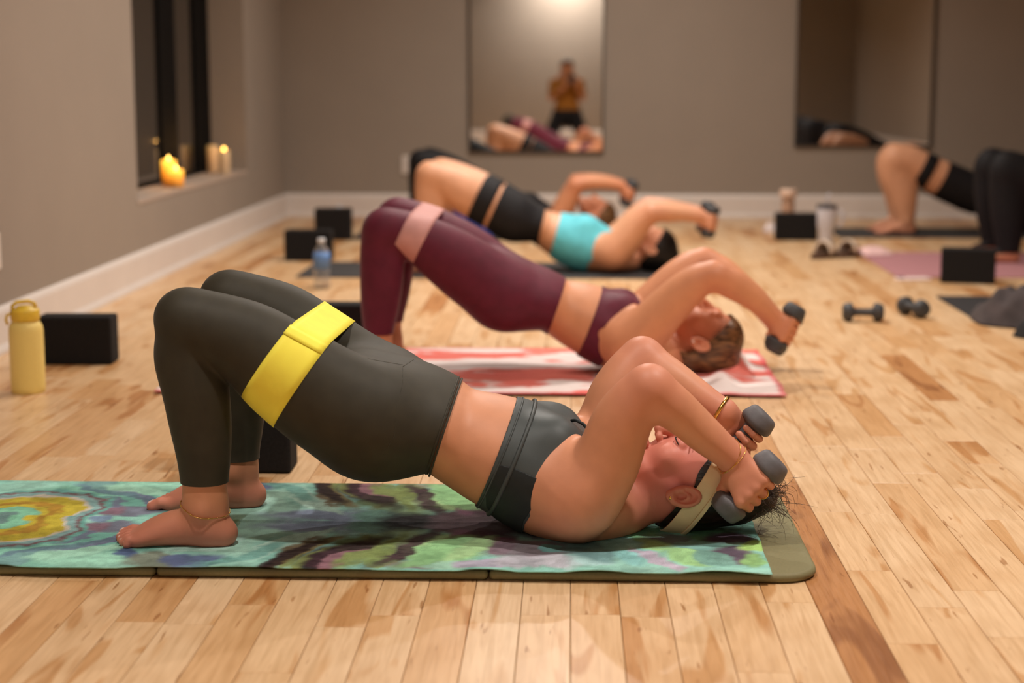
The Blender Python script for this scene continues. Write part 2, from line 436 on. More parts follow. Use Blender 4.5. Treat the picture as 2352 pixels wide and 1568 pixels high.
def add_head(S, O, hx, hz, q=1., detail=True, ears=True):
    """O head centre, hx towards the crown, hz towards the face"""
    hx, hz = nrm(hx), nrm(hz); hy = np.cross(hz, hx)
    p = lambda l, f, u: V3(O) + (hy * l + hz * f + hx * u) * q
    A = (hy, hz, hx); r = lambda *t: tuple(x * q for x in t)
    lo = V3(O) - .2 * q; hi = V3(O) + .2 * q; T = S.sub(lo, hi)
    T.ell(p(0, -.010, .022), r(.0735, .088, .083), A, .01)
    T.ell(p(0, .030, -.032), r(.0575, .056, .072), A, .03 * q)
    T.seg((p(0, .022, -.062), hz, .040 * q, .047 * q), (p(0, .068, -.103), hz, .016 * q, .017 * q), .022 * q)
    for s in (-1, 1):
        T.seg((p(.050 * s, -.002, -.045), hz, .018 * q, .012 * q), (p(.018 * s, .062, -.102), hz, .014 * q, .013 * q), .022 * q)
        T.ell(p(.036 * s, .058, -.030), r(.026, .024, .026), A, .02 * q)
    if detail:
        T.seg((p(-.028, .080, .018), hz, .007 * q, .010 * q), (p(.028, .080, .018), hz, .007 * q, .010 * q), .012 * q)
        for s in (-1, 1):
            T.ell(p(.033 * s, .098, -.004), r(.019, .016, .013), A, .012 * q, cut=True)
            T.ell(p(.031 * s, .0735, -.003), r(.0165, .0145, .0125), A, .003 * q)
            T.ell(p(.031 * s, .0905, -.0085), r(.016, .0022, .0012), A, .0012 * q, cut=True)
        T.seg((p(0, .086, .008), hz, .007 * q, .007 * q), (p(0, .107, -.034), hz, .0105 * q, .0095 * q), .009 * q)
        T.ell(p(0, .107, -.037), r(.0095, .0095, .009), A, .006 * q)
        for s in (-1, 1):
            T.ell(p(.0125 * s, .094, -.040), r(.0075, .0095, .0075), A, .005 * q)
            T.ell(p(.0068 * s, .103, -.0475), r(.0033, .0055, .0038), A, .002 * q, cut=True)
        T.ell(p(0, .088, -.0665), r(.0235, .0095, .0065), A, .005 * q); T.ell(p(0, .087, -.0775), r(.020, .0095, .0065), A, .005 * q)
        T.ell(p(0, .0985, -.072), r(.024, .004, .0012), A, .002 * q, cut=True)
        T.ell(p(0, .072, -.104), r(.015, .013, .013), A, .012 * q)
    T.sl = S.rng(lo, hi); S.merge(T, .02 * q)
    if ears:
        for s in (-1, 1):
            n = nrm(hy * s + hz * .30); up = nrm(hx * .96 - hz * .22); fw = np.cross(up, n)
            E = S.sub(p(.085 * s, -.01, -.01) - .06, p(.085 * s, -.01, -.01) + .06)
            c = p(.0855 * s, -.010, -.016)
            E.ell(c, r(.0100, .0215, .0330), (n, fw, up), 0)
            E.ell(c + n * .0095 * q + up * .003 * q, r(.0115, .0150, .0245), (n, fw, up), .0012, cut=True)
            E.ell(c + n * .0005 * q - up * .003 * q, r(.0050, .0095, .0165), (n, fw, up), .002)
            E.ell(c + fw * (-.011 if (fw @ hz) < 0 else .011) * q + n * .002 * q - up * .006 * q, r(.005, .005, .006), (n, fw, up), .003)
            E.ell(c + n * .006 * q - up * .006 * q, r(.0105, .0070, .0115), (n, fw, up), .0012, cut=True)
            E.ell(c - up * .027 * q + hz * .002, r(.0055, .0095, .0085), (n, fw, up), .004)
            E.sl = S.rng(p(.085 * s, -.01, -.01) - .06, p(.085 * s, -.01, -.01) + .06); S.merge(E, .006 * q)
    return lambda l, f, u: p(l, f, u)

def dumbbell_mesh():
    """neoprene dumbbell along x, rounded six-sided heads"""
    prof = [(0, -.0745), (.012, -.0745), (.0225, -.0735), (.0275, -.071), (.0305, -.066), (.0345, -.052), (.0352, -.047), (.034, -.0425), (.030, -.039), (.022, -.0365), (.0165, -.033), (.0142, -.027),
            (.0138, 0)]
    prof = prof + [(r, -z) for r, z in reversed(prof[:-1])]
    n = 36; V, F = [], []
    for r, x in prof:
        hexa = min(1, max(0, (r - .02) / .01))
        for k in range(n):
            a = 2 * math.pi * k / n; m6 = (a + math.pi / 6) % (math.pi / 3) - math.pi / 6
            rr = r * (1 + hexa * .09 * (min(1 / math.cos(m6), 1.115) - 1.04)); V.append((x, rr * math.cos(a), rr * math.sin(a)))
    m = len(prof)
    for i in range(m - 1):
        for k in range(n): F.append((i * n + k, (i + 1) * n + k, (i + 1) * n + (k + 1) % n, i * n + (k + 1) % n))
    split = lambda lo, hi: ([V[i] for i in range(lo * n, (hi + 1) * n)], [(i * n + k, (i + 1) * n + k, (i + 1) * n + (k + 1) % n, i * n + (k + 1) % n) for i in range(hi - lo) for k in range(n)])
    return split(0, 9), split(9, m - 10), split(m - 10, m - 1)
DB = None
M_DB = simple('grey_neoprene', srgb(92, 89, 92), .62, noise=(60, .15), bump=.05)
M_DBD = simple('charcoal_neoprene', srgb(60, 60, 62), .6, noise=(60, .15), bump=.05)
def dumbbell(label, c, ax, group=None, mat=None, q=1., roll=0.):
    """c centre, ax axis direction"""
    global DB
    mat = mat or M_DB; key = mat.name
    if DB is None: DB = {}
    if key not in DB:
        meshes = []
        for (v, f), nm in zip(dumbbell_mesh(), ('weight_head', 'handle', 'weight_head')):
            o = mk(nm, v, f, mat); meshes.append((nm, o.data)); bpy.data.objects.remove(o)
        DB[key] = meshes
    root = thing('dumbbell', label, 'dumbbell', c, 0, group)
    root.rotation_euler = (Vector(nrm(ax)).to_track_quat('X', 'Z') @ __import__('mathutils').Quaternion((1, 0, 0), roll)).to_euler(); root.scale = (q,) * 3
    for nm, me in DB[key]:
        o = bpy.data.objects.new(nm, me); COL.objects.link(o); o.parent = root
    return root

def shell(name, S, off, field_fn, mat, root, thick=.0022, smooth=1, wr=None):
    V, F = S.mesh(off, smooth)
    V, F = clip_mesh(V, F, field_fn(V))
    if wr is not None: V = wr(V)
    o = mk(name, local(root, V), F, mat, root)
    md = o.modifiers.new('thickness', 'SOLIDIFY'); md.thickness = thick; md.offset = -1
    return o

def bridge_person(sp):
    """a woman in a bridge on her back: knees left, head right; sp holds outline stations read off the photograph at her own distance"""
    Ym, z0, dl = sp['Y'], sp['z0'], sp['legs']     # dl = distance between the legs
    res = sp['res']; q = sp.get('q', 1.)
    yn = Ym - dl / 2
    ins = sp.get('inset', .0)
    mirror = lambda st, dx=0., dz=0.: [(V3([c[0] + dx, 2 * Ym - c[1], c[2] + dz]), V3([u[0], -u[1], u[2]]), a, b) for c, u, a, b in st]
    wyT = (.088, .085, .078, .066, .057); wyS = (.052, .050, .051, .046, .040, .034, .032, .032)
    yT = sp.get('yT') or [yn + .035 * q, yn + .028 * q, yn + .015 * q, yn + .005 * q, yn]
    th = [pair(*t, yT[min(i, 4)], wyT[min(i, 4)] * q, ins) for i, t in enumerate(sp['thigh'])]
    sh = [pair(*t, yn, wyS[min(i, 7)] * q, ins if i < 6 else 0) for i, t in enumerate(sp['shank'])]
    wyP = sp.get('wyP') or (.13, .158, .160, .150, .132, .122, .124, .132, .140, .150, .150, .12, .08)
    to = [pair(*t, Ym, wyP[min(i, 12)] * q, ins if i < 5 else 0) for i, t in enumerate(sp['torso'])]
    ya = sp.get('ya') or [Ym - .135 * q] * 9
    ua = [mid(*t, ya[0] - .01 * i * q) for i, t in enumerate(sp['upper'])]
    fa = [mid(*t, ya[0] - .04 * q + (.04 * q + sp.get('yw', 0)) * i / 4) for i, t in enumerate(sp['fore'])]
    fdx, fdz = sp.get('far_knee', (.03, 0)); hdz = sp.get('far_hand', .03); fhx = sp.get('far_hx', 0.)
    Hc = P(*sp['handle'], ya[0] + sp.get('yw', 0) + sp.get('yh', 0.0))
    d0, d1 = P(*sp['db'][0], Hc[1]), P(*sp['db'][1], Hc[1]); hax = nrm(d0 - d1 + np.array([0, sp.get('dby', 0), 0]))   # towards the index finger
    O, hx, hz = sp['head']; hq = sp.get('hq', 1.)
    # grid
    allp = np.array([c for st in (th, sh, to, ua, fa) for c, *_ in st] + [O + nrm(hx) * .1, Hc])
    x0, x1 = allp[:, 0].min() - .24, max(allp[:, 0].max() + .13, Hc[0] + .08)
    xs = axis_coords([(x0, sh[-1][0][0] + .09, res[0]), (sh[-1][0][0] + .09, O[0] - .14, res[1]), (O[0] - .14, x1, res[0])])
    S = SDF(xs, axis_coords([(Ym - .33 * q, Ym + .33 * q, res[2])]), axis_coords([(z0 - .03, z0 + .2, res[2]), (z0 + .2, allp[:, 2].max() + .10, max(res[2], res[1]))]))
    # torso, legs
    S.chain(to, 0.01, 3)
    for sgn in (-1, 1):
        if 'butt' in sp:
            u, v, rp = sp['butt']; c = P(u, v, Ym - .07 * q); c = V3([c[0], Ym + sgn * .075 * q, c[2]]); rr = rp * Ym / FPX - ins; S.ell(c, (rr * 1.08, rr * .92, rr), k=.05 * q)
        if 'bust' in sp:
            u, v, rp = sp['bust']; c = P(u, v, Ym); c = V3([c[0], Ym + sgn * .068 * q, c[2]]); rr = rp * Ym / FPX; S.ell(c, (rr * 1.15, rr * 1.1, rr), k=.035 * q)
    far_sh = mirror(sh); far_th = mirror(th)
    zk = max(c[2] for c, *_ in sh)
    shift = lambda st: [(c + np.array([fdx * np.clip((c[2] - z0) / (zk - z0), 0, 1), 0, fdz * np.clip((c[2] - z0) / (zk - z0), 0, 1)]), u, a, b) for c, u, a, b in st]
    nth = len(far_th)
    far_sh = shift(far_sh); far_th = [(c + np.array([fdx, 0, fdz]) * (i / (nth - 1)), u, a, b) for i, (c, u, a, b) in enumerate(far_th)]
    for a, b in ((th, sh), (far_th, far_sh)):
        L = S.sub(np.min([c for c, *_ in a + b], 0) - .2, np.max([c for c, *_ in a + b], 0) + .2)
        L.chain(a, 0.0, 4); L.chain(b, sp.get('kneek', .022) * q, 4)
        lo, hi = np.min([c for c, *_ in a + b], 0) - .2, np.max([c for c, *_ in a + b], 0) + .2
        L.sl = S.rng(lo, hi); S.merge(L, .035 * q)
    sp['_th'], sp['_far_th'] = th, far_th
    # feet
    fl = sp.get('foot', .225); tx = sp.get('toe_dir', (-1, 0))
    for st, sg in ((sh, -1), (far_sh, 1)):
        a = st[-1][0]; d = nrm(np.array([tx[0], tx[1] * -sg, 0])); heel = V3([a[0], a[1], z0]) - d * .054 * fl / .225
        nails_ = add_foot(S, heel, d, fl, np.array([d[1] * -sg * -1, 0, 0]) * 0 + np.cross(UPZ, d) * (1 if np.cross(UPZ, d)[1] * sg > 0 else -1), z0); sp.setdefault('_nails', []).extend(nails_)
    # neck and head
    nk = [pair(*t, Ym, (.064, .056, .054)[i] * q) for i, t in enumerate(sp['neck'])]
    S.chain(nk, .03 * q, 3)
    hp = add_head(S, O, hx, hz, hq, sp.get('detail', True))
    ST = SDF(*S.ax); ST.D = S.D.copy(); ST.floor_cut(z0 + .0005)
    # arms
    far_ua, far_fa = mirror(ua), mirror(fa)
    far_fa = [(c + np.array([fhx, 0, hdz]) * (i / 4) ** 1.5, u, a, b) for i, (c, u, a, b) in enumerate(far_fa)]
    Hf = V3([Hc[0] + fhx, 2 * Ym - Hc[1], Hc[2] + hdz]); haxf = V3([hax[0], -hax[1], hax[2]])
    hands = []
    for a, b, H, hx_, sg in ((ua, fa, Hc, hax, -1), (far_ua, far_fa, Hf, haxf, 1)):
        lo, hi = np.min([c for c, *_ in a + b] + [H], 0) - .15, np.max([c for c, *_ in a + b] + [H], 0) + .15
        L = S.sub(lo, hi); L.chain(a, 0.0, 4); L.chain(b, .018 * q, 4)
        eb, ew = add_hand(L, b[-1][0], H, hx_, np.array([sp.get('hback', (.4, 1, .3))[0], sg * sp.get('hback', (.4, 1, .3))[1], sp.get('hback', (.4, 1, .3))[2]]), q * 1.0)
        L.sl = S.rng(lo, hi); hands.append((H, hx_, eb, ew))
        xsh = a[0][0][0]
        S.merge(L, lambda X, Y, Z, xs_=xsh: np.clip((xs_ + .07 - X) / .06, 0.02, 1) * .04 * q + 0 * Y + 0 * Z)
    S.floor_cut(z0 + .0005)
    root = thing('person', sp['label'], 'person', (float(to[4][0][0]), Ym, z0))
    V, F = S.mesh(0, 1)
    # flush: face, ears, upper arms a little
    hd = np.linalg.norm((V - (V3(O) - nrm(hx) * .02)) / np.array([.13, .12, .13]), axis=1)
    fl_ = np.clip(1.25 - hd, 0, 1) * sp.get('flush', .8)
    for st in (ua, far_ua, fa[-1:], far_fa[-1:]):
        for c, *_ in st[:1] + st[-1:]: fl_ = np.maximum(fl_, np.exp(-(np.linalg.norm(V - c, axis=1) / .07) ** 2) * .28)
    hand_w = np.exp(-(np.linalg.norm(V - Hc, axis=1) / .06) ** 2) + np.exp(-(np.linalg.norm(V - Hf, axis=1) / .06) ** 2)
    foot_w = np.clip((z0 + .09 - V[:, 2]) / .09, 0, 1) * (V[:, 0] < sh[-1][0][0] + .1)
    fl_ = np.clip(np.maximum.reduce([fl_, hand_w * .35, foot_w * .45]), 0, 1)
    mk('body', local(root, V), F, sp['skin'], root, attrs={'flush': ('FLOAT', fl_)})
    return S, root, dict(ST=ST, th=th, far_th=far_th, sh=sh, far_sh=far_sh, to=to, ua=ua, fa=fa, far_fa=far_fa, hands=hands, hp=hp, Hc=Hc, Hf=Hf, hax=hax, haxf=haxf, head=(V3(O), nrm(hx), nrm(hz), np.cross(nrm(hz), nrm(hx)), hq))

def head_coords(V, head):
    O, hx, hz, hy, q = head; d = (V - O) / q
    return d @ hy, d @ hz, d @ hx
def hair_cap(root, head, off, hairline, mat, h, extra=None, name='hair', label=None, z0=None, ecut=True):
    """hair as a surface over the skull, kept where the hairline field is positive"""
    O, hx, hz, hy, q = head
    T = SDF(*[axis_coords([(O[d] - .2, O[d] + .24, h)]) for d in range(3)])
    p = lambda l, f, u: O + (hy * l + hz * f + hx * u) * q
    A = (hy, hz, hx)
    T.ell(p(0, -.010, .022), (.0735 * q + off, .088 * q + off, .083 * q + off), A, .01)
    T.ell(p(0, .030, -.032), (.0575 * q + off, .056 * q + off, .072 * q + off), A, .03)
    T.ell(p(0, -.035, -.04), (.052 * q + off, .048 * q + off, .055 * q + off), A, .03)
    if extra: extra(T, p, A)
    if z0 is not None: T.floor_cut(z0)
    V, F = T.mesh(0, 1); l, f, u = head_coords(V, head)
    V, F = clip_mesh(V, F, hairline(l, f, u, V))
    o = mk(name, local(root, V), F, mat, root)
    return o, T
def band_loop(name, label, per, t0, t1, mat, off=.006, near_th=None, far_th=None, group=None, thick=.0016, n=120, steps=7):
    """elastic loop stretched round both thighs: convex hull of the two thigh sections, from station t0 to t1"""
    nt, ft = resample(near_th, 12), resample(far_th, 12); N = len(nt) - 1; rings = []
    for s in range(steps):
        t = t0 + (t1 - t0) * s / (steps - 1); i = min(int(t * N), N - 1); fr = t * N - i
        pts = []
        cs = []
        for st in (nt, ft):
            c = st[i][0] * (1 - fr) + st[i + 1][0] * fr; u = nrm(st[i][1] * (1 - fr) + st[i + 1][1] * fr)
            a = st[i][2] * (1 - fr) + st[i + 1][2] * fr + off; b = st[i][3] * (1 - fr) + st[i + 1][3] * fr + off; cs.append((c, u, a, b))
        C = (cs[0][0] + cs[1][0]) / 2; ey = nrm(cs[1][0] - cs[0][0]); up = cs[0][1]; up = nrm(up - ey * (up @ ey))
        for c, u, a, b in cs:
            for k in range(72):
                an = 2 * math.pi * k / 72; v = c + u * a * math.cos(an) + np.array([0, 1., 0]) * b * math.sin(an) - C; pts.append((v @ ey, v @ up))
        h = hull(pts); h = np.array(h + h[:1]); seg = np.r_[0, np.cumsum(np.hypot(*np.diff(h, axis=0).T))]
        # start at the topmost crossing of the middle
        ang = np.arctan2(h[:-1, 1], h[:-1, 0]); s0 = seg[np.argmin(np.abs(ang - math.pi / 2))]
        par = (s0 + np.arange(n) / n * seg[-1]) % seg[-1]
        x = np.interp(par, seg, h[:, 0]); y = np.interp(par, seg, h[:, 1])
        rings.append(C + x[:, None] * ey + y[:, None] * up)
    V = np.concatenate(rings); F = np.array([(s * n + k, s * n + (k + 1) % n, (s + 1) * n + (k + 1) % n, (s + 1) * n + k) for s in range(steps - 1) for k in range(n)])
    c = V.mean(0); root = thing(name, label, 'resistance band', c, 0, group)
    o = mk('band', local(root, V), F, mat, root); md = o.modifiers.new('thickness', 'SOLIDIFY'); md.thickness = thick; md.offset = 1
    return root, rings
def hull(p):
    p = sorted(set((round(a, 6), round(b, 6)) for a, b in p)); cr = lambda o, a, b: (a[0] - o[0]) * (b[1] - o[1]) - (a[1] - o[1]) * (b[0] - o[0])
    def half(q):
        out = []
        for x in q:
            while len(out) > 1 and cr(out[-2], out[-1], x) <= 0: out.pop()
            out.append(x)
        return out[:-1]
    return half(p) + half(p[::-1])
# ---------------------------------------------------------------- room
XL, XR, YB, YR, ZC = -1.845, 4.1, 10.63, -3.0, 2.85
M_WALL = simple('wall_paint', srgb(153, 141, 129), .85, noise=(3, .02), spec=.2)
M_TRIM = simple('white_trim', srgb(222, 212, 204), .45, noise=(8, .02))
M_SILL = simple('sill_paint', srgb(176, 158, 144), .7, noise=(8, .02))
M_CEIL = simple('ceiling_paint', srgb(190, 180, 168), .9, noise=(4, .02))
M_BLACK = simple('black_window_frame', srgb(8, 7, 7), .7, spec=.1)
M_SUB = simple('plank_gap_dark', srgb(96, 62, 36), .9)

# floor planks -------------------------------------------------
def plank_mat():
    t = NT('maple_plank'); b = t.b
    at = t.n('ShaderNodeAttribute'); at.attribute_name = 'rnd'; a2 = t.n('ShaderNodeAttribute'); a2.attribute_name = 'tone'
    geo = t.n('ShaderNodeNewGeometry'); off = t.n('ShaderNodeVectorMath', operation='SCALE'); off.inputs['Scale'].default_value = 37.
    cmb = t.n('ShaderNodeCombineXYZ')
    for i in range(3): t.l(at.outputs['Fac'], cmb.inputs[i])
    t.l(cmb.outputs[0], off.inputs[0]); add = t.n('ShaderNodeVectorMath', operation='ADD')
    t.l(geo.outputs['Position'], add.inputs[0]); t.l(off.outputs[0], add.inputs[1])
    def nz(scale, sc, detail, dist=0.):
        m = t.n('ShaderNodeMapping'); m.inputs['Scale'].default_value = scale; t.l(add.outputs[0], m.inputs[0])
        x = t.n('ShaderNodeTexNoise'); x.inputs['Scale'].default_value = sc; x.inputs['Detail'].default_value = detail; x.inputs['Distortion'].default_value = dist
        t.l(m.outputs[0], x.inputs['Vector']); return x.outputs[0]
    grain = nz((60, 3.2, 60), 1.8, 3, .6); fine = nz((220, 6, 220), 2., 1); streak = nz((13, 1.7, 13), 1.1, 2, 1.2); blot = nz((7, 4, 7), 1.4, 2)
    tone = t.ramp(a2.outputs['Fac'], [(0, srgb(230, 196, 156)), (.3, srgb(226, 188, 144)), (.55, srgb(214, 168, 118)), (.8, srgb(194, 140, 90)), (1, srgb(170, 112, 66))])
    # heartwood streaks with their own shape
    brown = t.ramp(a2.outputs['Fac'], [(0, srgb(216, 172, 122)), (.5, srgb(190, 134, 82)), (1, srgb(140, 88, 52))])
    sm = t.ramp(streak, [(.56, (0, 0, 0, 1)), (.64, (1, 1, 1, 1))])
    c1 = t.mix(sm, tone, brown)
    g = t.ramp(grain, [(.3, (.84, .80, .74, 1)), (.6, (1, 1, 1, 1))]); c2 = t.mix(1., c1, g, 'MULTIPLY')
    bl = t.ramp(blot, [(.35, (.92, .88, .83, 1)), (.6, (1.0, 1, 1, 1))]); c3 = t.mix(1., c2, bl, 'MULTIPLY')
    fl = nz((38, 5, 38), 2.1, 1); fm = t.ramp(fl, [(.70, (1, 1, 1, 1)), (.76, (.62, .50, .40, 1))]); c3 = t.mix(1., c3, fm, 'MULTIPLY')
    t.l(c3, b.inputs['Base Color'])
    b.inputs['Specular IOR Level'].default_value = .5
    rr = t.ramp(fine, [(.3, (.30, .30, .30, 1)), (.7, (.40, .40, .40, 1))]); t.l(rr, b.inputs['Roughness'])
    t.bump(fine, .05, .001)
    return t.m
M_PLANK = plank_mat()
floor = box('floor', (XL - .3, YR - .2, -.06), (XR + .2, YB + .2, -.0045), M_SUB); tag(floor, kind='structure')
PW = .0825; X0 = .003
planks = []
pr = random.Random(11)
row0 = int(math.floor((XL - X0) / PW)); row1 = int(math.ceil((XR - X0) / PW))
for r in range(row0, row1):
    xa, xb = max(X0 + r * PW, XL), min(X0 + (r + 1) * PW, XR)
    if xb - xa < .01: continue
    y = YR - pr.random() * .8
    if r == 5: cuts = [YR, -1.2, -.1, 1.1, 1.75, 3.53, 4.15, 4.9, 5.5, 6.5, 7.1, 8.2, 9.1, 9.9, YB]
    else:
        cuts = [YR]; y = YR + .2 + pr.random() * .9
        while y < YB - .2:
            cuts.append(y); y += pr.choice((.28, .38, .5, .62, .75, .9, 1.1)) * (.85 + .3 * pr.random())
        cuts.append(YB)
    for a, b in zip(cuts[:-1], cuts[1:]):
        q = pr.random(); tone = pr.random() * .3 if q < .66 else (.3 + pr.random() * .28 if q < .94 else .58 + pr.random() * .25)
        if xa > .5 and xa < 1.4 and a < 3.5: tone *= .45
        if r == 5 and a > 1.7 and a < 3.5: tone = .88
        if r == 5 and 3.5 < a < 4.: tone = .6
        planks.append([xa, xb, a, b, tone, pr.random()])
def proj(p):
    d = V3(p) - CAMP; z = d @ CF
    return (CX + FPX * (d @ CR) / z, CY - FPX * (d @ CU) / z, z)
def plank_geo(xa, xb, a, b):
    g = .0005; bv = .0009; h = .0045
    lo = [(xa + g, a + g * .7, -h), (xb - g, a + g * .7, -h), (xb - g, b - g * .7, -h), (xa + g, b - g * .7, -h)]
    sd = [(p[0], p[1], -bv) for p in lo]
    tp = [(xa + g + bv, a + g + bv * .7, 0), (xb - g - bv, a + g + bv * .7, 0), (xb - g - bv, b - g - bv * .7, 0), (xa + g + bv, b - g - bv * .7, 0)]
    V = lo + sd + tp; F = [(8, 9, 10, 11)]
    for i in range(4):
        j = (i + 1) % 4; F += [(i, j, j + 4, i + 4), (i + 4, j + 4, j + 8, i + 8)]
    return V, F
sized = []
for i, (xa, xb, a, b, tn, rd) in enumerate(planks):
    area = 0
    yy0, yy1 = max(a, 2.2), b
    if yy1 > yy0:
        m_ = [((xa + xb) / 2, yy0 + (yy1 - yy0) * (k + .5) / 4, 0) for k in range(4)]
        for p in m_:
            u, v, z = proj(p)
            if -40 < u < 2392 and 0 < v < 1600: area += (yy1 - yy0) / 4 / z ** 3
    sized.append((area, i))
sized.sort(reverse=True); single = set(i for _, i in sized[:300])
SV, SF, SR, ST = [], [], [], []
for i, (xa, xb, a, b, tn, rd) in enumerate(planks):
    V, F = plank_geo(xa, xb, a, b)
    if i in single:
        mk('plank', V, F, M_PLANK, floor, smooth=False, attrs={'rnd': ('FLOAT', [rd] * len(V)), 'tone': ('FLOAT', [tn] * len(V))})
    else:
        n = len(SV); SV += V; SF += [tuple(k + n for k in f) for f in F]; SR += [rd] * len(V); ST += [tn] * len(V)
o = mk('plank_field', SV, SF, M_PLANK, floor, smooth=False, attrs={'rnd': ('FLOAT', SR), 'tone': ('FLOAT', ST)}); o['kind'] = 'stuff'

# walls --------------------------------------------------------
WY0, WY1, WZ0, WZ1, XG = 6.98, 9.375, .348, 2.35, -2.045
def boxes(name, lst, mat, parent=None, bev=0):
    bm = bmesh.new()
    for lo, hi in lst:
        b2 = box_bm(*(V3(hi) - V3(lo)), bev, 2, (V3(lo) + V3(hi)) / 2); me = bpy.data.meshes.new('t'); b2.to_mesh(me); b2.free(); bm.from_mesh(me); bpy.data.meshes.remove(me)
    return bm_obj(name, bm, mat, parent, False)
T = .24
tag(boxes('wall_left', [((XL - T, YR - .2, 0), (XL, WY0, ZC)), ((XL - T, WY1, 0), (XL, YB + .2, ZC)), ((XL - T, WY0, 0), (XL, WY1, WZ0)), ((XL - T, WY0, WZ1), (XL, WY1, ZC))], M_WALL), kind='structure')
tag(box('wall_back', (XL - T, YB, 0), (XR + T, YB + .15, ZC), M_WALL), kind='structure')
tag(box('wall_right', (XR, YR - .2, 0), (XR + .15, YB + .2, ZC), M_WALL), kind='structure')
tag(box('wall_front', (XL - T, YR - .15, 0), (XR + T, YR, ZC), M_WALL), kind='structure')
tag(box('ceiling', (XL - T, YR - .2, ZC), (XR + T, YB + .2, ZC + .1), M_CEIL), kind='structure')
def baseboard(name, lo, hi, face):
    """tall white baseboard with a rounded lip and shoe moulding"""
    lo, hi = V3(lo), V3(hi); prof = [(0, 0), (.024, 0), (.024, .012), (.018, .024), (.015, .03), (.015, .128), (.012, .138), (.006, .146), (0, .15)]
    n = V3(face); V, F = [], []
    for e in (lo, hi): V += [e + n * d + UPZ * z for d, z in prof]
    m = len(prof)
    for i in range(m): F.append((i, (i + 1) % m, m + (i + 1) % m, m + i))
    F += [tuple(reversed(range(m))), tuple(range(m, 2 * m))]
    tag(mk(name, V, F, M_TRIM, smooth=False), kind='structure')
baseboard('baseboard_left', (XL, YR, 0), (XL, YB, 0), (1, 0, 0)); baseboard('baseboard_back', (XL, YB, 0), (XR, YB, 0), (0, -1, 0))
baseboard('baseboard_right', (XR, YR, 0), (XR, YB, 0), (-1, 0, 0)); baseboard('baseboard_front', (XL, YR, 0), (XR, YR, 0), (0, 1, 0))
# window: deep black frame, three dark panes, white sill
M_GLASS = NT('night_glass'); M_GLASS.b.inputs['Base Color'].default_value = (.012, .011, .010, 1); M_GLASS.b.inputs['Roughness'].default_value = .06; M_GLASS.b.inputs['IOR'].default_value = 1.9
_nz = M_GLASS.n('ShaderNodeTexNoise'); _nz.inputs['Scale'].default_value = 2; M_GLASS.bump(_nz.outputs[0], .01, .001); M_GLASS = M_GLASS.m
win = bpy.data.objects.new('window_1', None); COL.objects.link(win); win.location = (XG, (WY0 + WY1) / 2, WZ0); tag(win, kind='structure')
def wbox(name, lo, hi, mat, bev=0): return box(name, V3(lo) - V3(win.location), V3(hi) - V3(win.location), mat, win, bev)
for ya, yb, dx in ((WY0, WY0 + .08, .035), (8.24, 8.58, .030), (9.02, WY1, .030)): wbox('window_mullion', (XG - .04, ya, WZ0), (XG + dx - .03, yb, WZ1), M_BLACK)
wbox('window_rail', (XG - .04, WY0, WZ0), (XG + .015, WY1, WZ0 + .035), M_BLACK); wbox('window_rail', (XG - .04, WY0, WZ1 - .06), (XG + .015, WY1, WZ1), M_BLACK)
for ya, yb in ((WY0 + .08, 8.24), (8.58, 9.02)): wbox('window_pane', (XG - .03, ya, WZ0 + .03), (XG - .012, yb, WZ1 - .05), M_GLASS)
wbox('window_sill', (XG, WY0 + .001, WZ0 - .001), (XL + .004, WY1 - .001, WZ0 + .018), M_SILL, .004)
wbox('window_back_panel', (XG - .09, WY0, WZ0), (XG - .05, WY1, WZ1), M_BLACK)
# mirrors
M_MIRROR = NT('mirror_silver'); M_MIRROR.b.inputs['Base Color'].default_value = (.86, .86, .85, 1); M_MIRROR.b.inputs['Metallic'].default_value = 1; M_MIRROR.b.inputs['Roughness'].default_value = .012
_nz = M_MIRROR.n('ShaderNodeTexNoise'); _nz.inputs['Scale'].default_value = 1; M_MIRROR.bump(_nz.outputs[0], .002, .001); M_MIRROR = M_MIRROR.m
M_MFRAME = simple('mirror_frame_dark', srgb(48, 40, 34), .5)
def mirror(label, xa, xb, za, zb):
    r = thing('wall_mirror', label, 'mirror', ((xa + xb) / 2, YB, za)); L = lambda p: V3(p) - V3(r.location); f = .012
    box('mirror_glass', L((xa + f, YB - .012, za + f)), L((xb - f, YB - .002, zb - f)), M_MIRROR, r)
    for nm, lo, hi in (('frame_side', (xa, YB - .022, za), (xa + f, YB, zb)), ('frame_side', (xb - f, YB - .022, za), (xb, YB, zb)), ('frame_bottom', (xa + f, YB - .022, za), (xb - f, YB, za + f)), ('frame_top', (xa + f, YB - .022, zb - f), (xb - f, YB, zb))):
        box(nm, L(lo), L(hi), M_MFRAME, r, .002)
pm = lambda u, v: P(u, v, YB)
mirror('tall wall mirror above the women, showing the photographer in a mustard top', pm(1077, 200)[0], pm(1388, 200)[0], pm(1200, 350)[2], 1.95)
mirror('tall dark wall mirror right of centre, above the bare knees', pm(1827, 200)[0], pm(2142, 200)[0], pm(1950, 337)[2], 1.99)
# wall plates
def plate(label, c, n):
    r = thing('wall_outlet', label, 'outlet', c); n = V3(n); sx = .036 if abs(n[1]) else .006; sy = .036 if abs(n[0]) else .006
    bm_obj('cover_plate', box_bm(sx * 2, sy * 2, .116, .003, 2, n * .0), M_TRIM, r, False)
    for dz in (-.022, .022): bm_obj('socket', box_bm(.026 if abs(n[1]) else .004, .026 if abs(n[0]) else .004, .03, .002, 1, n * .007 + UPZ * dz), M_TRIM, r, False)
plate('white outlet plate on the back wall left of the black knees', P(936, 378, YB - .004), (0, -1, 0))
c = P(-24, 578, 5.2); plate('white outlet plate on the left wall at the picture edge', (XL + .004, c[1], c[2]), (1, 0, 0))

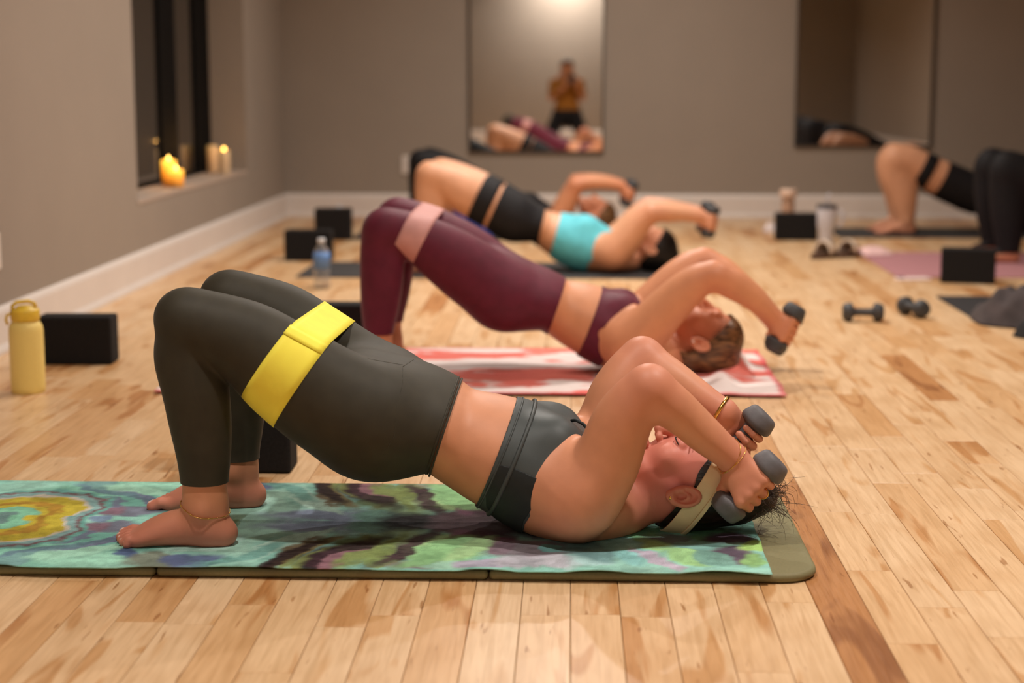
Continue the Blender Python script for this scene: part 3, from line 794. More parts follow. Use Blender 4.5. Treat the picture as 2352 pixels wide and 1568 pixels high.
# candles on the window sill -----------------------------------
def wax(name, glow):
    t = NT(name); b = t.b; b.inputs['Base Color'].default_value = srgb(226, 160, 70) if glow > 1 else srgb(214, 186, 150); b.inputs['Roughness'].default_value = .5
    tc = t.n('ShaderNodeTexCoord'); sx = t.n('ShaderNodeSeparateXYZ'); t.l(tc.outputs['Generated'], sx.inputs[0])
    b.inputs['Subsurface Weight'].default_value = .0
    if glow:
        col = t.ramp(sx.outputs[2], [(.0, (.5, .10, .005, 1)), (.5, (1, .30, .012, 1)), (1, (1, .55, .06, 1))])
        st = t.n('ShaderNodeMapRange'); st.inputs['From Min'].default_value = .1; st.inputs['From Max'].default_value = .95; st.inputs['To Min'].default_value = 0.0; st.inputs['To Max'].default_value = glow
        t.l(sx.outputs[2], st.inputs[0]); t.l(col, b.inputs['Emission Color']); t.l(st.outputs[0], b.inputs['Emission Strength'])
    return t.m
M_WAXG = wax('lit_wax', 1.7); M_WAXH = wax('half_lit_wax', .12); M_WICK = simple('wick', srgb(30, 22, 16), .9)
M_FLAME = NT('candle_flame'); M_FLAME.b.inputs['Emission Color'].default_value = (1, .55, .08, 1); M_FLAME.b.inputs['Emission Strength'].default_value = 9; M_FLAME = M_FLAME.m
def candle(label, x, y, r, h, mat, flame=True, power=0):
    z = WZ0 + .018
    t = thing('pillar_candle', label, 'candle', (x, y, z), 0, 'candles on the window sill')
    v, f = lathe([(0, 0), (r * .97, 0), (r, .004), (r * 1.01, h * .5), (r, h - .004), (r * .9, h), (r * .78, h - .003), (r * .6, h - .010), (0, h - .012)], 28); mk('wax_pillar', v, f, mat, t)
    v, f = tube([(0, 0, h - .013), (.0005, 0, h - .003), (.002, 0, h + .006)], .0012, 6); mk('wick', v, f, M_WICK, t)
    if flame:
        v, f = lathe([(0, h - .003), (.005, h), (.0075, h + .005), (.006, h + .011), (.0025, h + .017), (0, h + .021)], 14); mk('flame', v, f, M_FLAME, t)
        d = bpy.data.lights.new('candle_light', 'POINT'); d.energy = power; d.color = (1, .5, .12); d.shadow_soft_size = .012
        l = bpy.data.objects.new('candle_light', d); COL.objects.link(l); l.parent = t; l.location = (0, 0, h + .05)
candle('tall glowing candle, left of the pair by the black window frame', -1.945, 7.95, .035, .125, M_WAXG, True, .5)
candle('short glowing candle, right of the pair by the black window frame', -1.884, 7.84, .035, .085, M_WAXG, True, .4)
candle('tall candle with a round yellow glow at the far end of the sill', -1.885, 8.95, .031, .13, M_WAXH, True, .5)
candle('pale candle barely glowing, at the far end of the sill by the frame', -1.985, 9.12, .031, .15, M_WAXH, False)
# ---------------------------------------------------------------- mats, towels, props
M_BLOCK = simple('black_foam', srgb(26, 24, 24), .85, noise=(160, .3), bump=.25, spec=.25)
def block(label, u, v, w=.23, d=.10, h=.15, rz=0., x=None, y=None):
    """u = pixel of the middle of the front bottom edge"""
    p = G(u, v); c = (p[0] if x is None else x, (p[1] if y is None else y) + d / 2, 0)
    o = bm_obj('yoga_block', box_bm(w, d, h, .009, 3, (0, 0, h / 2)), M_BLOCK, None, True); o.location = c; o.rotation_euler = (0, 0, rz)
    md = o.modifiers.new('n', 'WEIGHTED_NORMAL'); return tag(o, label, 'yoga block', 'black foam yoga blocks')
block('black foam block on the floor right behind the yellow bottle', 171, 838, rz=.03)
block('black foam block standing behind the ankles of the woman in dark olive leggings', 620, 1088, x=G(668, 1088)[0] - .115)
block('black foam block half hidden between the yellow band and burgundy leggings', 790, 806, y=G(780, 700, .15)[1], x=G(725, 700, .15)[0] + .115)
block('black foam block by the left baseboard, behind the blue bottle', 707, 600)
block('black foam block farthest back at the left, behind the clear bottle', 764, 552, .20, .10, .175)
block('black foam block beside the white tumbler near the back wall', 1830, 553)
block('large-looking black foam block on the pink mat at the right', 2228, 652, rz=-.22)

def flat_mat(name, label, x0, x1, y0, y1, th, mat, bev=.004, rad=.012, parent=None):
    """thin mat with rounded corners"""
    def ring(ins, z):
        o = []
        for cx, cy, a0 in ((x1 - rad, y0 + rad, -90), (x1 - rad, y1 - rad, 0), (x0 + rad, y1 - rad, 90), (x0 + rad, y0 + rad, 180)):
            for k in range(7): a = R_(a0 + 15 * k); o.append((cx + (rad - ins) * math.cos(a), cy + (rad - ins) * math.sin(a), z))
        return o
    rs = [ring(bev, .0006), ring(bev * .3, bev * .35), ring(0, bev), ring(0, th - bev), ring(bev * .3, th - bev * .3), ring(bev, th)]
    n = len(rs[0]); V = [p for r in rs for p in r]; F = [tuple(reversed(range(n)))] + [(i * n + k, i * n + (k + 1) % n, (i + 1) * n + (k + 1) % n, (i + 1) * n + k) for i in range(len(rs) - 1) for k in range(n)] + [tuple(range((len(rs) - 1) * n, len(rs) * n))]
    o = mk(name, V, F, mat, parent, False)
    if parent is None: tag(o, label, 'yoga mat')
    return o
# near folding mat ------------------------------------------------
M_OLIVE = simple('olive_foam_mat', srgb(128, 122, 88), .62, noise=(220, .06), bump=.06, spec=.3)
MZ = .0175
MY0, MY1 = G(1000, 1333)[1], 3.408
XE = P(1884, 1300, MY0 + .02)[0]; g1 = P(1122, 1325, MY0)[0]; g0 = P(357, 1325, MY0)[0]
matA = thing('folding_yoga_mat', 'thick olive green folding mat under the nearest woman', 'yoga mat', ((g0 + g1) / 2, 3.2, 0))
def mat_panel(xa, xb, ra, rb):
    nx, rows = 14, []
    bev = .009; sec = [(.0, 1.0), (.30, .93), (.6, .75), (.85, .45), (.97, .2), (1, 0)]
    V, F = [], []
    def ring(ins, z):
        o = []
        for cx, cy, a0, rad in ((xb - rb, MY0 + rb, -90, rb), (xb - rb, MY1 - rb, 0, rb), (xa + ra, MY1 - ra, 90, ra), (xa + ra, MY0 + ra, 180, ra)):
            for k in range(9): a = R_(a0 + 11.25 * k); o.append((cx + max(rad - ins, 0.0005) * math.cos(a), cy + max(rad - ins, .0005) * math.sin(a), z))
        return o
    prof = []
    for k in range(7):
        a = R_(-90 + 90 * k / 6 * 2); prof.append((bev * (1 - math.cos(a)), MZ / 2 + MZ / 2 * math.sin(a)))
    rs = [ring(i, z + .0005) for i, z in prof]; n = len(rs[0])
    for r in rs: V += r
    F = [tuple(reversed(range(n)))] + [(i * n + k, i * n + (k + 1) % n, (i + 1) * n + (k + 1) % n, (i + 1) * n + k) for i in range(len(rs) - 1) for k in range(n)] + [tuple(range((len(rs) - 1) * n, len(rs) * n))]
    o = mk('mat_panel', local(matA, V), F, M_OLIVE, matA, True)
    o.modifiers.new('n', 'EDGE_SPLIT').split_angle = R_(40)
mat_panel(g1 + .0005, XE, .0095, .07); mat_panel(g0 + .0005, g1 - .0005, .0095, .0095); mat_panel(g0 - .59, g0 - .0005, .0095, .0095)
# plain strip that ties the panels together underneath the towel
# printed towel ----------------------------------------------------
def cloth_mat(name, rough=.9, fuzz=700):
    t = NT(name); a = t.n('ShaderNodeAttribute'); a.attribute_name = 'col'; b = t.b
    tc = t.n('ShaderNodeTexCoord'); nz = t.n('ShaderNodeTexNoise'); nz.inputs['Scale'].default_value = fuzz; nz.inputs['Detail'].default_value = 3; t.l(tc.outputs['Object'], nz.inputs['Vector'])
    g = t.ramp(nz.outputs[0], [(.3, (.8, .8, .8, 1)), (.7, (1.1, 1.1, 1.1, 1))]); t.l(t.mix(1., a.outputs['Color'], g, 'MULTIPLY'), b.inputs['Base Color'])
    b.inputs['Roughness'].default_value = rough; b.inputs['Specular IOR Level'].default_value = .15; t.bump(nz.outputs[0], .35, .0015)
    return t.m
M_TOWEL = cloth_mat('printed_microfibre'); M_TOWELB = cloth_mat('tie_dye_microfibre')
lin = lambda c: np.array(srgb(*c)[:3])
def sheet(name, x0, x1, y0, y1, hx_, hy_, zfun, cfun, edge, mat, label, cat, thick=.003):
    xs = np.linspace(x0, x1, int((x1 - x0) / hx_)); ys = np.linspace(y0, y1, int((y1 - y0) / hy_)); X, Y = np.meshgrid(xs, ys, indexing='ij')
    nx, ny = X.shape; col = cfun(X, Y)
    X2, Y2 = edge(X, Y); Z = zfun(X2, Y2)
    V = np.stack([X2, Y2, Z], -1).reshape(-1, 3); i, j = np.meshgrid(np.arange(nx - 1), np.arange(ny - 1), indexing='ij'); k = (i * ny + j).ravel()
    F = np.stack([k, k + ny, k + ny + 1, k + 1], 1)
    o = mk(name, V, F, mat, None, True, {'col': ('FLOAT_COLOR', np.concatenate([col.reshape(-1, 3), np.ones((nx * ny, 1))], 1))})
    md = o.modifiers.new('thickness', 'SOLIDIFY'); md.thickness = thick; md.offset = 1
    return tag(o, label, cat)
TYC = G(1000, 1197, .022)[1]
blobs = [  # (u, v, half-width px, half-height px, tilt deg, colour)
 (120, 1255, 150, 40, 0, (120, 196, 172)), (330, 1235, 150, 30, 0, (104, 180, 166)), (560, 1225, 120, 40, 5, (150, 204, 186)), (640, 1262, 60, 22, -12, (120, 186, 172)), (210, 1285, 90, 14, 0, (140, 206, 180)),
 (40, 1290, 80, 12, -15, (110, 160, 160)), (310, 1272, 20, 12, 0, (70, 88, 140)), (370, 1288, 55, 13, 0, (120, 128, 112)), (445, 1290, 48, 12, -8, (84, 100, 146)), (240, 1180, 30, 14, 0, (110, 136, 170)), (270, 1208, 60, 8, 0, (116, 116, 140)), (205, 1214, 42, 8, -12, (132, 98, 116)), (165, 1232, 50, 7, -15, (110, 122, 150)),
 (730, 1203, 100, 13, 0, (118, 128, 158)), (880, 1208, 60, 10, 0, (112, 168, 150)), (900, 1232, 60, 14, 0, (140, 176, 130)), (690, 1252, 46, 9, -22, (120, 98, 66)), (620, 1292, 62, 11, -20, (62, 42, 44)), (680, 1284, 36, 8, -28, (128, 140, 70)), (770, 1276, 62, 20, -14, (70, 44, 52)), (765, 1284, 34, 12, -14, (134, 90, 104)), (838, 1252, 30, 26, 0, (134, 144, 84)), (905, 1262, 52, 10, -24, (92, 62, 74)), (812, 1240, 26, 12, 0, (104, 128, 84)), (860, 1290, 20, 9, 0, (150, 186, 100)),
 (1010, 1262, 90, 26, -6, (146, 200, 128)), (1040, 1250, 60, 16, 0, (166, 208, 140)), (985, 1204, 95, 13, 0, (56, 40, 50)), (1090, 1208, 90, 16, 0, (118, 96, 104)), (1060, 1236, 26, 16, 20, (136, 90, 116)), (1130, 1232, 50, 18, 0, (96, 66, 80)), (1155, 1252, 26, 16, 0, (134, 76, 104)), (950, 1296, 60, 8, 0, (140, 96, 112)), (1030, 1296, 60, 9, 0, (150, 208, 180)), (1110, 1294, 60, 9, 0, (170, 162, 186)),
 (1230, 1262, 90, 18, 2, (126, 108, 120)), (1275, 1265, 20, 9, 0, (100, 168, 164)), (1230, 1294, 70, 12, 4, (184, 182, 196)), (1350, 1296, 50, 9, 0, (160, 206, 206)), (1370, 1272, 60, 20, 0, (104, 150, 152)), (1300, 1215, 90, 18, 0, (84, 70, 84)), (1460, 1262, 52, 24, 25, (122, 192, 190)), (1490, 1222, 40, 14, 15, (104, 168, 116)), (1540, 1236, 44, 10, 0, (96, 106, 116)), (1560, 1268, 60, 11, 24, (150, 204, 128)), (1530, 1282, 50, 6, 24, (174, 160, 182)), (1590, 1250, 40, 10, 0, (120, 180, 172)), (1620, 1228, 40, 12, 0, (82, 140, 96)), (1660, 1236, 46, 10, 0, (84, 54, 80)), (1692, 1276, 50, 15, 8, (98, 68, 94)), (1640, 1280, 40, 12, 10, (110, 164, 150)), (1735, 1252, 34, 12, 0, (160, 206, 92)), (1740, 1288, 30, 12, 0, (134, 186, 108)), (1430, 1200, 60, 12, 0, (120, 190, 170)),
 (640, 1250, 110, 9, -16, (170, 212, 196)), (700, 1264, 78, 8, -24, (124, 108, 62)), (655, 1280, 80, 8, -24, (52, 36, 38)), (720, 1284, 60, 6, -25, (128, 142, 72)), (785, 1268, 84, 13, -24, (60, 38, 46)), (800, 1280, 50, 8, -24, (142, 98, 110)), (858, 1264, 64, 10, -27, (130, 150, 78)), (925, 1258, 78, 9, -25, (78, 52, 62)), (990, 1268, 80, 15, -18, (136, 196, 130)), (1075, 1258, 60, 10, -18, (160, 206, 140)), (560, 1272, 90, 7, -14, (104, 170, 160)), (480, 1250, 70, 9, -12, (160, 208, 196)), (250, 1240, 90, 6, -14, (108, 116, 150)), (120, 1262, 110, 5, -10, (96, 134, 150)), (200, 1268, 90, 8, -8, (150, 212, 186))]
def towelA_col(X, Y):
    y2 = TYC - np.abs(Y - TYC)
    Zc = (y2 * CF[1] + X * CF[0] + (.022 - CAMH) * CF[2]); u = CX + FPX * (X * CR[0] + y2 * CR[1]) / Zc; v = CY - FPX * (X * CU[0] + y2 * CU[1] + (.022 - CAMH) * CU[2]) / Zc
    wu = (fbm(X, y2, 3, 7, 5) - .5) * 95 + (fbm(X, y2, 5, 40) - .5) * 30; wv = (fbm(X, y2, 9, 8, 5) - .5) * 26 + (fbm(X, y2, 13, 44) - .5) * 10
    u = u + wu; v = v + wv
    n = fbm(X, y2 * 1.6, 21, 7)[..., None]; c = lin((122, 188, 176)) * (1 - n) + lin((168, 214, 198)) * n
    for (bu, bv, ru, rv, an, co) in blobs:
        ca, sa = math.cos(R_(an)), math.sin(R_(an)); du, dv = u - bu, v - bv
        a = (du * ca + dv * sa) / ru; b = (-du * sa + dv * ca) / rv; d = np.sqrt(a * a + b * b)
        d = d / 1.3; so = .3 + .5 * ((bu * 7 + bv * 3) % 10) / 10; m_ = np.clip((1.0 + so / 2 - d) / so, 0, 1); m_ = (m_ * m_ * (3 - 2 * m_))[..., None] * .93; cc = lin(co); cc = (cc * .82 + cc.mean() * .18) * 1.08; c = c * (1 - m_) + cc * m_
    # ringed agate pattern at the foot end
    d = np.hypot((u + 12) / 3.0, (v - 1192))
    for r0, co in ((74, (108, 168, 160)), (70, (120, 64, 76)), (67.5, (132, 170, 170)), (60, (196, 190, 176)), (56, (188, 172, 62)), (42, (172, 134, 54)), (34, (196, 180, 66)), (26, (128, 190, 160)), (10, (104, 134, 132))):
        m_ = np.clip((r0 - d) / 3, 0, 1)[..., None]; c = c * (1 - m_) + lin(co) * m_
    lum = c.mean(-1, keepdims=True); sk = np.clip((fbm(X * 1.3 + y2 * .5, y2 * 3.5 - X * .3, 77, 46, 3) - .5) * 5, 0, 1)[..., None] * np.clip((.16 - lum) / .1, 0, 1); c = c * (1 - .45 * sk)
    wash = (fbm(X, y2 * 1.5, 88, 16, 4)[..., None] - .42) * .8; c = c * (1 + wash)
    dark = np.clip((fbm(X, y2, 41, 60, 3) - .45) * 2.2, 0, .35)[..., None]
    return np.clip(c * (1 - dark * .5), 0, 1)
TY0, TY1, TX1 = G(1000, 1306, .024)[1], 3.418, P(1772, 1299, G(1000, 1299, .022)[1])[0]
def towelA_z(X, Y):
    z = MZ + .0008 + .0025 * np.clip(fbm(X, Y, 61, 5) - .45, 0, 1) + .0010 * fbm(X, Y * .6, 63, 22)
    near = np.exp(-((Y - TY0) / .035) ** 2); z = z + near * .006 * np.clip(np.sin(X * 19 + 3 * np.sin(X * 5)) * .6 + fbm(X, X * 0 + 3, 70, 9) - .35, 0, 1)
    z = z + .012 * np.exp(-((X - .20) / .06) ** 2 - ((Y - 2.90) / .03) ** 2) + .007 * np.exp(-((X - .02 - (Y - 2.9) * .6) / .05) ** 2) * np.exp(-((Y - 2.86) / .05) ** 2)
    z = z + .003 * np.exp(-((Y - TYC - .012 * np.sin(X * 4)) / .006) ** 2)
    return z
def towelA_edge(X, Y): return X + .004 * (vnoise(Y, Y * 0, 5, 14) - .5), Y + np.where(Y < TYC, 1, 0) * np.clip((TYC - Y) / (TYC - TY0), 0, 1) ** 6 * .008 * (vnoise(X, X * 0, 8, 12) - .5)
sheet('printed_towel', g0 - .57, TX1, TY0, TY1, .004, .004, towelA_z, towelA_col, towelA_edge, M_TOWEL, 'teal, plum and lime watercolour print towel on the olive mat', 'towel', .002)
# pink towel and mat -----------------------------------------------
BY0, BY1 = G(1500, 913)[1], G(1500, 808)[1]; bx0, bx1 = P(356, 899, BY0)[0], P(1810, 911, BY0)[0]
M_PINKM = simple('grey_pink_mat', srgb(150, 96, 96), .8, noise=(120, .1)); M_DARKM = simple('charcoal_mat', srgb(52, 50, 50), .75, noise=(200, .2), bump=.1); M_DARKM2 = simple('black_mat', srgb(34, 32, 34), .75, noise=(200, .2), bump=.1)
flat_mat('yoga_mat', 'thin rose mat hidden under the pink and white towel', bx0 + .05, bx1 - .10, BY0 + .03, BY1 - .02, .006, M_PINKM)
def towelB_col(X, Y):
    n = fbm(X * .55, Y * 1.5, 101, 7) + .25 * (fbm(X, Y, 105, 22) - .5); m_ = np.clip((n - .46) / .12, 0, 1); m_ = (m_ * m_ * (3 - 2 * m_))[..., None]
    n2 = fbm(X * .6, Y * 1.4, 120, 11)[..., None]
    pink = lin((240, 138, 122)) * (1 - n2) + lin((226, 110, 102)) * n2; white = lin((240, 226, 222)); c = white * (1 - m_) + pink * m_
    e = np.minimum(np.minimum(Y - BY0, BY1 - Y), bx1 - X); m_ = np.clip((.022 - e) / .012, 0, 1)[..., None] * .8; return c * (1 - m_) + lin((224, 96, 98)) * m_
def towelB_z(X, Y):
    z = .0068 + .004 * np.clip(fbm(X, Y, 131, 6) - .4, 0, 1)
    return z + .07 * np.exp(-((X - .50 - (Y - 4.95) * .2) / .035) ** 2 - ((Y - 4.93) / .09) ** 2) + .025 * np.exp(-((X - .44) / .03) ** 2 - ((Y - 4.70) / .12) ** 2) + .012 * np.exp(-((X - .30) / .05) ** 2 - ((Y - 4.60) / .05) ** 2)
sheet('tie_dye_towel', bx0, bx1, BY0, BY1, .007, .006, towelB_z, towelB_col, lambda X, Y: (X + .01 * (vnoise(Y, Y * 0, 15, 9) - .5), Y + .008 * (vnoise(X, X * 0, 18, 7) - .5)), M_TOWELB, 'pink and white tie-dye towel under the woman in burgundy', 'towel')
# other mats
flat_mat('yoga_mat', 'charcoal mat under the woman in the aqua top', P(674, 640, 7.25)[0], P(1572, 640, 7.25)[0], 7.29, 7.91, .006, M_DARKM)
flat_mat('yoga_mat', 'dark mat farthest back, under the woman in black leggings at the back wall', -1.22, .52, 9.06, 9.67, .006, M_DARKM2)
flat_mat('yoga_mat', 'dark mat under the bare legs by the back wall', P(1928, 545, 9.29)[0], 3.3, 9.27, 9.88, .006, M_DARKM)
M_ROSE = simple('rose_mat', srgb(176, 122, 126), .8, noise=(120, .08)); M_ROSEL = simple('pale_rose_cloth', srgb(226, 186, 182), .9, noise=(30, .08), bump=.3)
flat_mat('yoga_mat', 'dusty pink mat at the right behind the black block', 1.46, 3.25, 7.38, 8.46, .006, M_ROSE)
flat_mat('yoga_mat', 'black mat corner at the right edge of the picture under grey cloth', 1.485, 3.3, 5.985, 6.72, .006, M_DARKM2)

# bottles -----------------------------------------------------------
def clear_mat(name, col, rough=.05, alpha_mix=.0):
    t = NT(name); b = t.b; b.inputs['Base Color'].default_value = col; b.inputs['Roughness'].default_value = rough; b.inputs['Transmission Weight'].default_value = .92; b.inputs['IOR'].default_value = 1.2
    return t.m
M_PET = clear_mat('clear_plastic', (.90, .92, .95, 1)); M_BLUE = simple('blue_label', srgb(92, 132, 190), .5); M_CAPW = simple('white_cap', srgb(216, 218, 222), .4)
M_YEL = simple('yellow_powder_coat', srgb(238, 212, 124), .55, noise=(300, .04)); M_YEL2 = simple('yellow_lid', srgb(228, 190, 60), .45)
y = thing('water_bottle', 'pale yellow insulated bottle on the floor by the left wall', 'bottle', G(54, 907) + np.array([0, .045, 0]), .5)
v, f = lathe([(0, 0), (.044, 0), (.047, .004), (.0475, .02), (.0475, .175), (.046, .188), (.041, .198), (.036, .203), (.036, .212), (0, .212)], 40); mk('bottle_body', v, f, M_YEL, y)
v, f = lathe([(.0385, .205), (.040, .208), (.040, .232), (.038, .238), (.024, .240), (.022, .246), (0, .246)], 40); lid = mk('lid', v, f, M_YEL2, y)
v, f = tube([(-.034, 0, .232), (-.034, 0, .248), (-.022, 0, .257), (.01, 0, .259), (.026, 0, .252), (.030, 0, .240)], .0055, 10); mk('carry_loop', v, f, M_YEL2, y)
v, f = tube([(-.039, 0, .226), (-.050, 0, .222), (-.053, 0, .21), (-.049, 0, .196)], .004, 8); mk('strap', v, f, M_YEL2, y)
def pet(label, u, vb, h, r, blue):
    t = thing('water_bottle', label, 'bottle', G(u, vb) + np.array([0, r, 0]))
    k = h / .2; pr_ = [(0, .006), (.6 * r, 0), (.95 * r, .004), (r, .015 * k), (.95 * r, .03 * k), (r, .045 * k), (.95 * r, .06 * k), (r, .075 * k), (r, .13 * k), (.9 * r, .148 * k), (.55 * r, .168 * k), (.38 * r, .175 * k), (.38 * r, .185 * k)]
    v, f = lathe(pr_ + [(q * .93, z - .001) for q, z in reversed(pr_[1:])], 32); mk('bottle_body', v, f, M_PET, t)
    v, f = lathe([(0, .183 * k), (.43 * r, .183 * k), (.43 * r, .199 * k), (.3 * r, .2 * k), (0, .2 * k)], 24); mk('cap', v, f, M_CAPW, t)
    if blue: v, f = lathe([(r * 1.015, .08 * k), (r * 1.015, .128 * k), (r * .93, .146 * k)], 32); mk('label', v, f, M_BLUE, t)
    else: v, f = lathe([(r * 1.015, .082 * k), (r * 1.015, .118 * k)], 32); mk('label', v, f, M_CAPW, t)
pet('clear plastic bottle with a blue label behind the dark olive knees', 737, 664, .212, .036, True)
pet('clear plastic bottle in front of the farthest black block', 778, 549, .185, .031, False)
M_TUMB = simple('white_tumbler', srgb(206, 206, 216), .4); M_DK = simple('dark_rubber', srgb(50, 50, 58), .6); M_TAN = simple('tan_bottle', srgb(176, 138, 112), .5); M_TANL = simple('pale_tan_lid', srgb(222, 190, 168), .5)
t = thing('tumbler', 'white handled tumbler beside a black block near the back wall', 'tumbler', G(1900, 559) + np.array([0, .05, 0]))
v, f = lathe([(0, 0), (.036, 0), (.038, .004), (.040, .07), (.050, .085), (.053, .185), (.0525, .19), (0, .19)], 36); mk('cup_body', v, f, M_TUMB, t)
v, f = lathe([(.054, .186), (.055, .19), (.055, .202), (.05, .206), (0, .206)], 36); mk('lid', v, f, M_DK, t)
v, f = tube([(.0, 0, .20), (.004, 0, .25), (.014, 0, .268)], .0045, 8); mk('straw', v, f, M_TUMB, t)
v, f = tube([(.05, 0, .17), (.078, 0, .172), (.088, 0, .16), (.086, 0, .11), (.076, 0, .096), (.048, 0, .098)], .0075, 10); mk('handle', v, f, M_TUMB, t)
t = thing('water_bottle', 'tan bottle with a wide pale lid behind a black block', 'bottle', (P(1810, 480, 9.5)[0], 9.5, 0))
v, f = lathe([(0, 0), (.034, 0), (.036, .005), (.036, .19), (.03, .205), (.026, .21), (0, .21)], 32); mk('bottle_body', v, f, M_TAN, t)
v, f = lathe([(.028, .205), (.046, .214), (.048, .22), (.048, .25), (.045, .257), (0, .258)], 32); mk('lid', v, f, M_TANL, t)
# small things at the right
def lump(name, label, cat, c, rx, ry, h, mat, seed, n=40, fold=.35):
    """crumpled cloth heap lying on the floor"""
    V, F = [], []; m_ = n // 2
    for i in range(m_ + 1):
        rr = (i / m_)
        for k in range(n):
            a = 2 * math.pi * k / n; e = 1 + .22 * (float(vnoise(math.cos(a) * 1.5 + 3, math.sin(a) * 1.5 + 3, seed, 1.3)) - .5)
            x, y_ = rr * e * math.cos(a), rr * e * math.sin(a)
            z = h * max(0, (1 - rr ** 2.4)) * (1 - fold + 2 * fold * float(fbm(x * 2.2 + 5, y_ * 2.2 + 5, seed + 3, 1.1, 3))) + .003
            V.append((c[0] + x * rx, c[1] + y_ * ry, (c[2] if len(c) > 2 else 0) + z))
    for i in range(m_):
        for k in range(n): F.append((i * n + k, (i + 1) * n + k, (i + 1) * n + (k + 1) % n, i * n + (k + 1) % n))
    V = np.array(V); b = V3([c[0], c[1], c[2] if len(c) > 2 else 0]); o = mk(name, V - b, F, mat, None, True, loc=tuple(b))
    md = o.modifiers.new('s', 'SUBSURF'); md.levels = 1; md.render_levels = 1
    return tag(o, label, cat)
M_PALE = simple('pale_cloth', srgb(222, 208, 204), .9, bump=.3); M_GREYC = simple('grey_brown_fleece', srgb(66, 58, 58), .95, noise=(14, .35), bump=.5); M_BLKC = simple('black_cloth', srgb(22, 21, 23), .9, bump=.3); M_NAVY = simple('royal_blue_cloth', srgb(38, 48, 122), .85, noise=(12, .3), bump=.3)
p = G(1771, 533); lump('small_towel', 'small white cloth on the floor left of a black block', 'towel', (p[0], p[1] + .04), .045, .05, .05, M_PALE, 3)
p = G(2012, 586, .006); lump('hand_towel', 'pale pink hand towel crumpled on the dusty pink mat', 'towel', (p[0], p[1] + .1, .006), .10, .12, .03, M_ROSEL, 5)
p = G(2330, 760); lump('fleece_jacket', 'grey brown fleece heaped at the right edge of the picture', 'jacket', (p[0] + .06, p[1] + .22, .003), .15, .20, .13, M_GREYC, 12, 56, .55)
p = G(2350, 775); lump('black_garment', 'black garment lying before the grey fleece at the right edge', 'garment', (p[0] + .10, p[1] + .02), .13, .09, .10, M_BLKC, 15)
p = P(1068, 500, 8.75); lump('blue_towel', 'royal blue towel bunched under the bare thigh at the back', 'towel', (p[0], 8.75), .15, .14, .20, M_NAVY, 21)
M_SLIP = simple('cream_slipper', srgb(226, 206, 184), .85, bump=.3); M_SOLE = simple('brown_sole', srgb(84, 58, 42), .8)
def slipper(label, c, rz):
    t = thing('slipper', label, 'slipper', c, rz, 'slippers beside the tumbler')
    def out(z, s): return [((.105 * math.cos(a)) * s, (.042 + .008 * math.cos(a)) * math.sin(a) * s, z) for a in [2 * math.pi * k / 28 for k in range(28)]]
    def build(rs): 
        n = 28; V = [q for r in rs for q in r]; F = [tuple(reversed(range(n)))] + [(i * n + k, i * n + (k + 1) % n, (i + 1) * n + (k + 1) % n, (i + 1) * n + k) for i in range(len(rs) - 1) for k in range(n)] + [tuple(range((len(rs) - 1) * n, len(rs) * n))]; return V, F
    mk('sole', *build([out(.0008, .96), out(.004, 1), out(.022, 1), out(.026, .97)]), M_SOLE, t)
    V, F = [], []
    for i in range(9):
        x = -.01 + .105 * i / 8; hgt = .058 * math.sqrt(max(0, 1 - (i / 8.3) ** 2)) + .006; wd = .046 * math.sqrt(max(.02, 1 - (x / .108) ** 2)) + .004
        for k in range(13): a = math.pi * k / 12; V.append((x, wd * math.cos(a), .024 + hgt * math.sin(a)))
    for i in range(8):
        for k in range(12): F.append((i * 13 + k, i * 13 + k + 1, (i + 1) * 13 + k + 1, (i + 1) * 13 + k))
    o = mk('upper', V, F, M_SLIP, t); md = o.modifiers.new('t', 'SOLIDIFY'); md.thickness = .008
    return t
p = G(1893, 594); slipper('cream slipper with a brown sole, front one by the tumbler', (p[0], p[1] + .04, 0), .9); slipper('cream slipper with a brown sole, back one by the tumbler', (p[0] + .13, p[1] + .10, 0), 1.0)
M_PHONE = simple('pale_phone_case', srgb(236, 214, 208), .4); p = G(2100, 645)
ph = thing('phone', 'pale pink phone lying by the corner of the dusty pink mat', 'phone', (p[0], p[1] + .035, 0), .15)
bm_obj('case', box_bm(.15, .074, .010, .004, 2, (0, 0, .0056)), M_PHONE, ph); bm_obj('camera_bump', box_bm(.03, .03, .003, .001, 1, (-.05, .012, .0115)), M_DK, ph)
p = G(1985, 741); dumbbell('grey dumbbell lying sideways on the bare floor, left of the two', (p[0], p[1] + .03, .035), (1, -.06, 0), 'loose dumbbells on the floor', M_DBD)
p = G(2103, 731); dumbbell('grey dumbbell lying end-on on the bare floor, right of the two', (p[0], p[1] + .05, .035), (.42, -1, 0), 'loose dumbbells on the floor', M_DBD)
# ---------------------------------------------------------------- the people
SK_A = skin_mat('skin_warm', srgb(214, 148, 112), srgb(205, 106, 110)); SK_B = skin_mat('skin_tan', srgb(218, 150, 110), srgb(196, 100, 82)); SK_C = skin_mat('skin_golden', srgb(216, 158, 122), srgb(200, 112, 92))
F_OLIVE = fabric('olive_leggings', srgb(56, 52, 41), .62, spec=.3, sheen=.08); F_SLATE = fabric('slate_bra', srgb(64, 70, 70), .5, spec=.35); F_SLATED = fabric('slate_bra_side', srgb(36, 40, 41), .6)
F_BURG = fabric('burgundy_knit', srgb(98, 30, 50), .6, spec=.25, sheen=.15); F_BLACK = fabric('black_knit', srgb(24, 22, 24), .7); F_AQUA = fabric('aqua_knit', srgb(98, 196, 210), .7); F_MUST = fabric('mustard_knit', srgb(170, 112, 44), .85)
F_YEL = fabric('yellow_elastic', srgb(255, 240, 86), .6, weave=500, amt=.03); F_PINK = fabric('dusty_pink_elastic', srgb(206, 150, 144), .6, weave=500, amt=.05)
F_CREAM = fabric('cream_headband', srgb(232, 208, 168), .8, amt=.06)
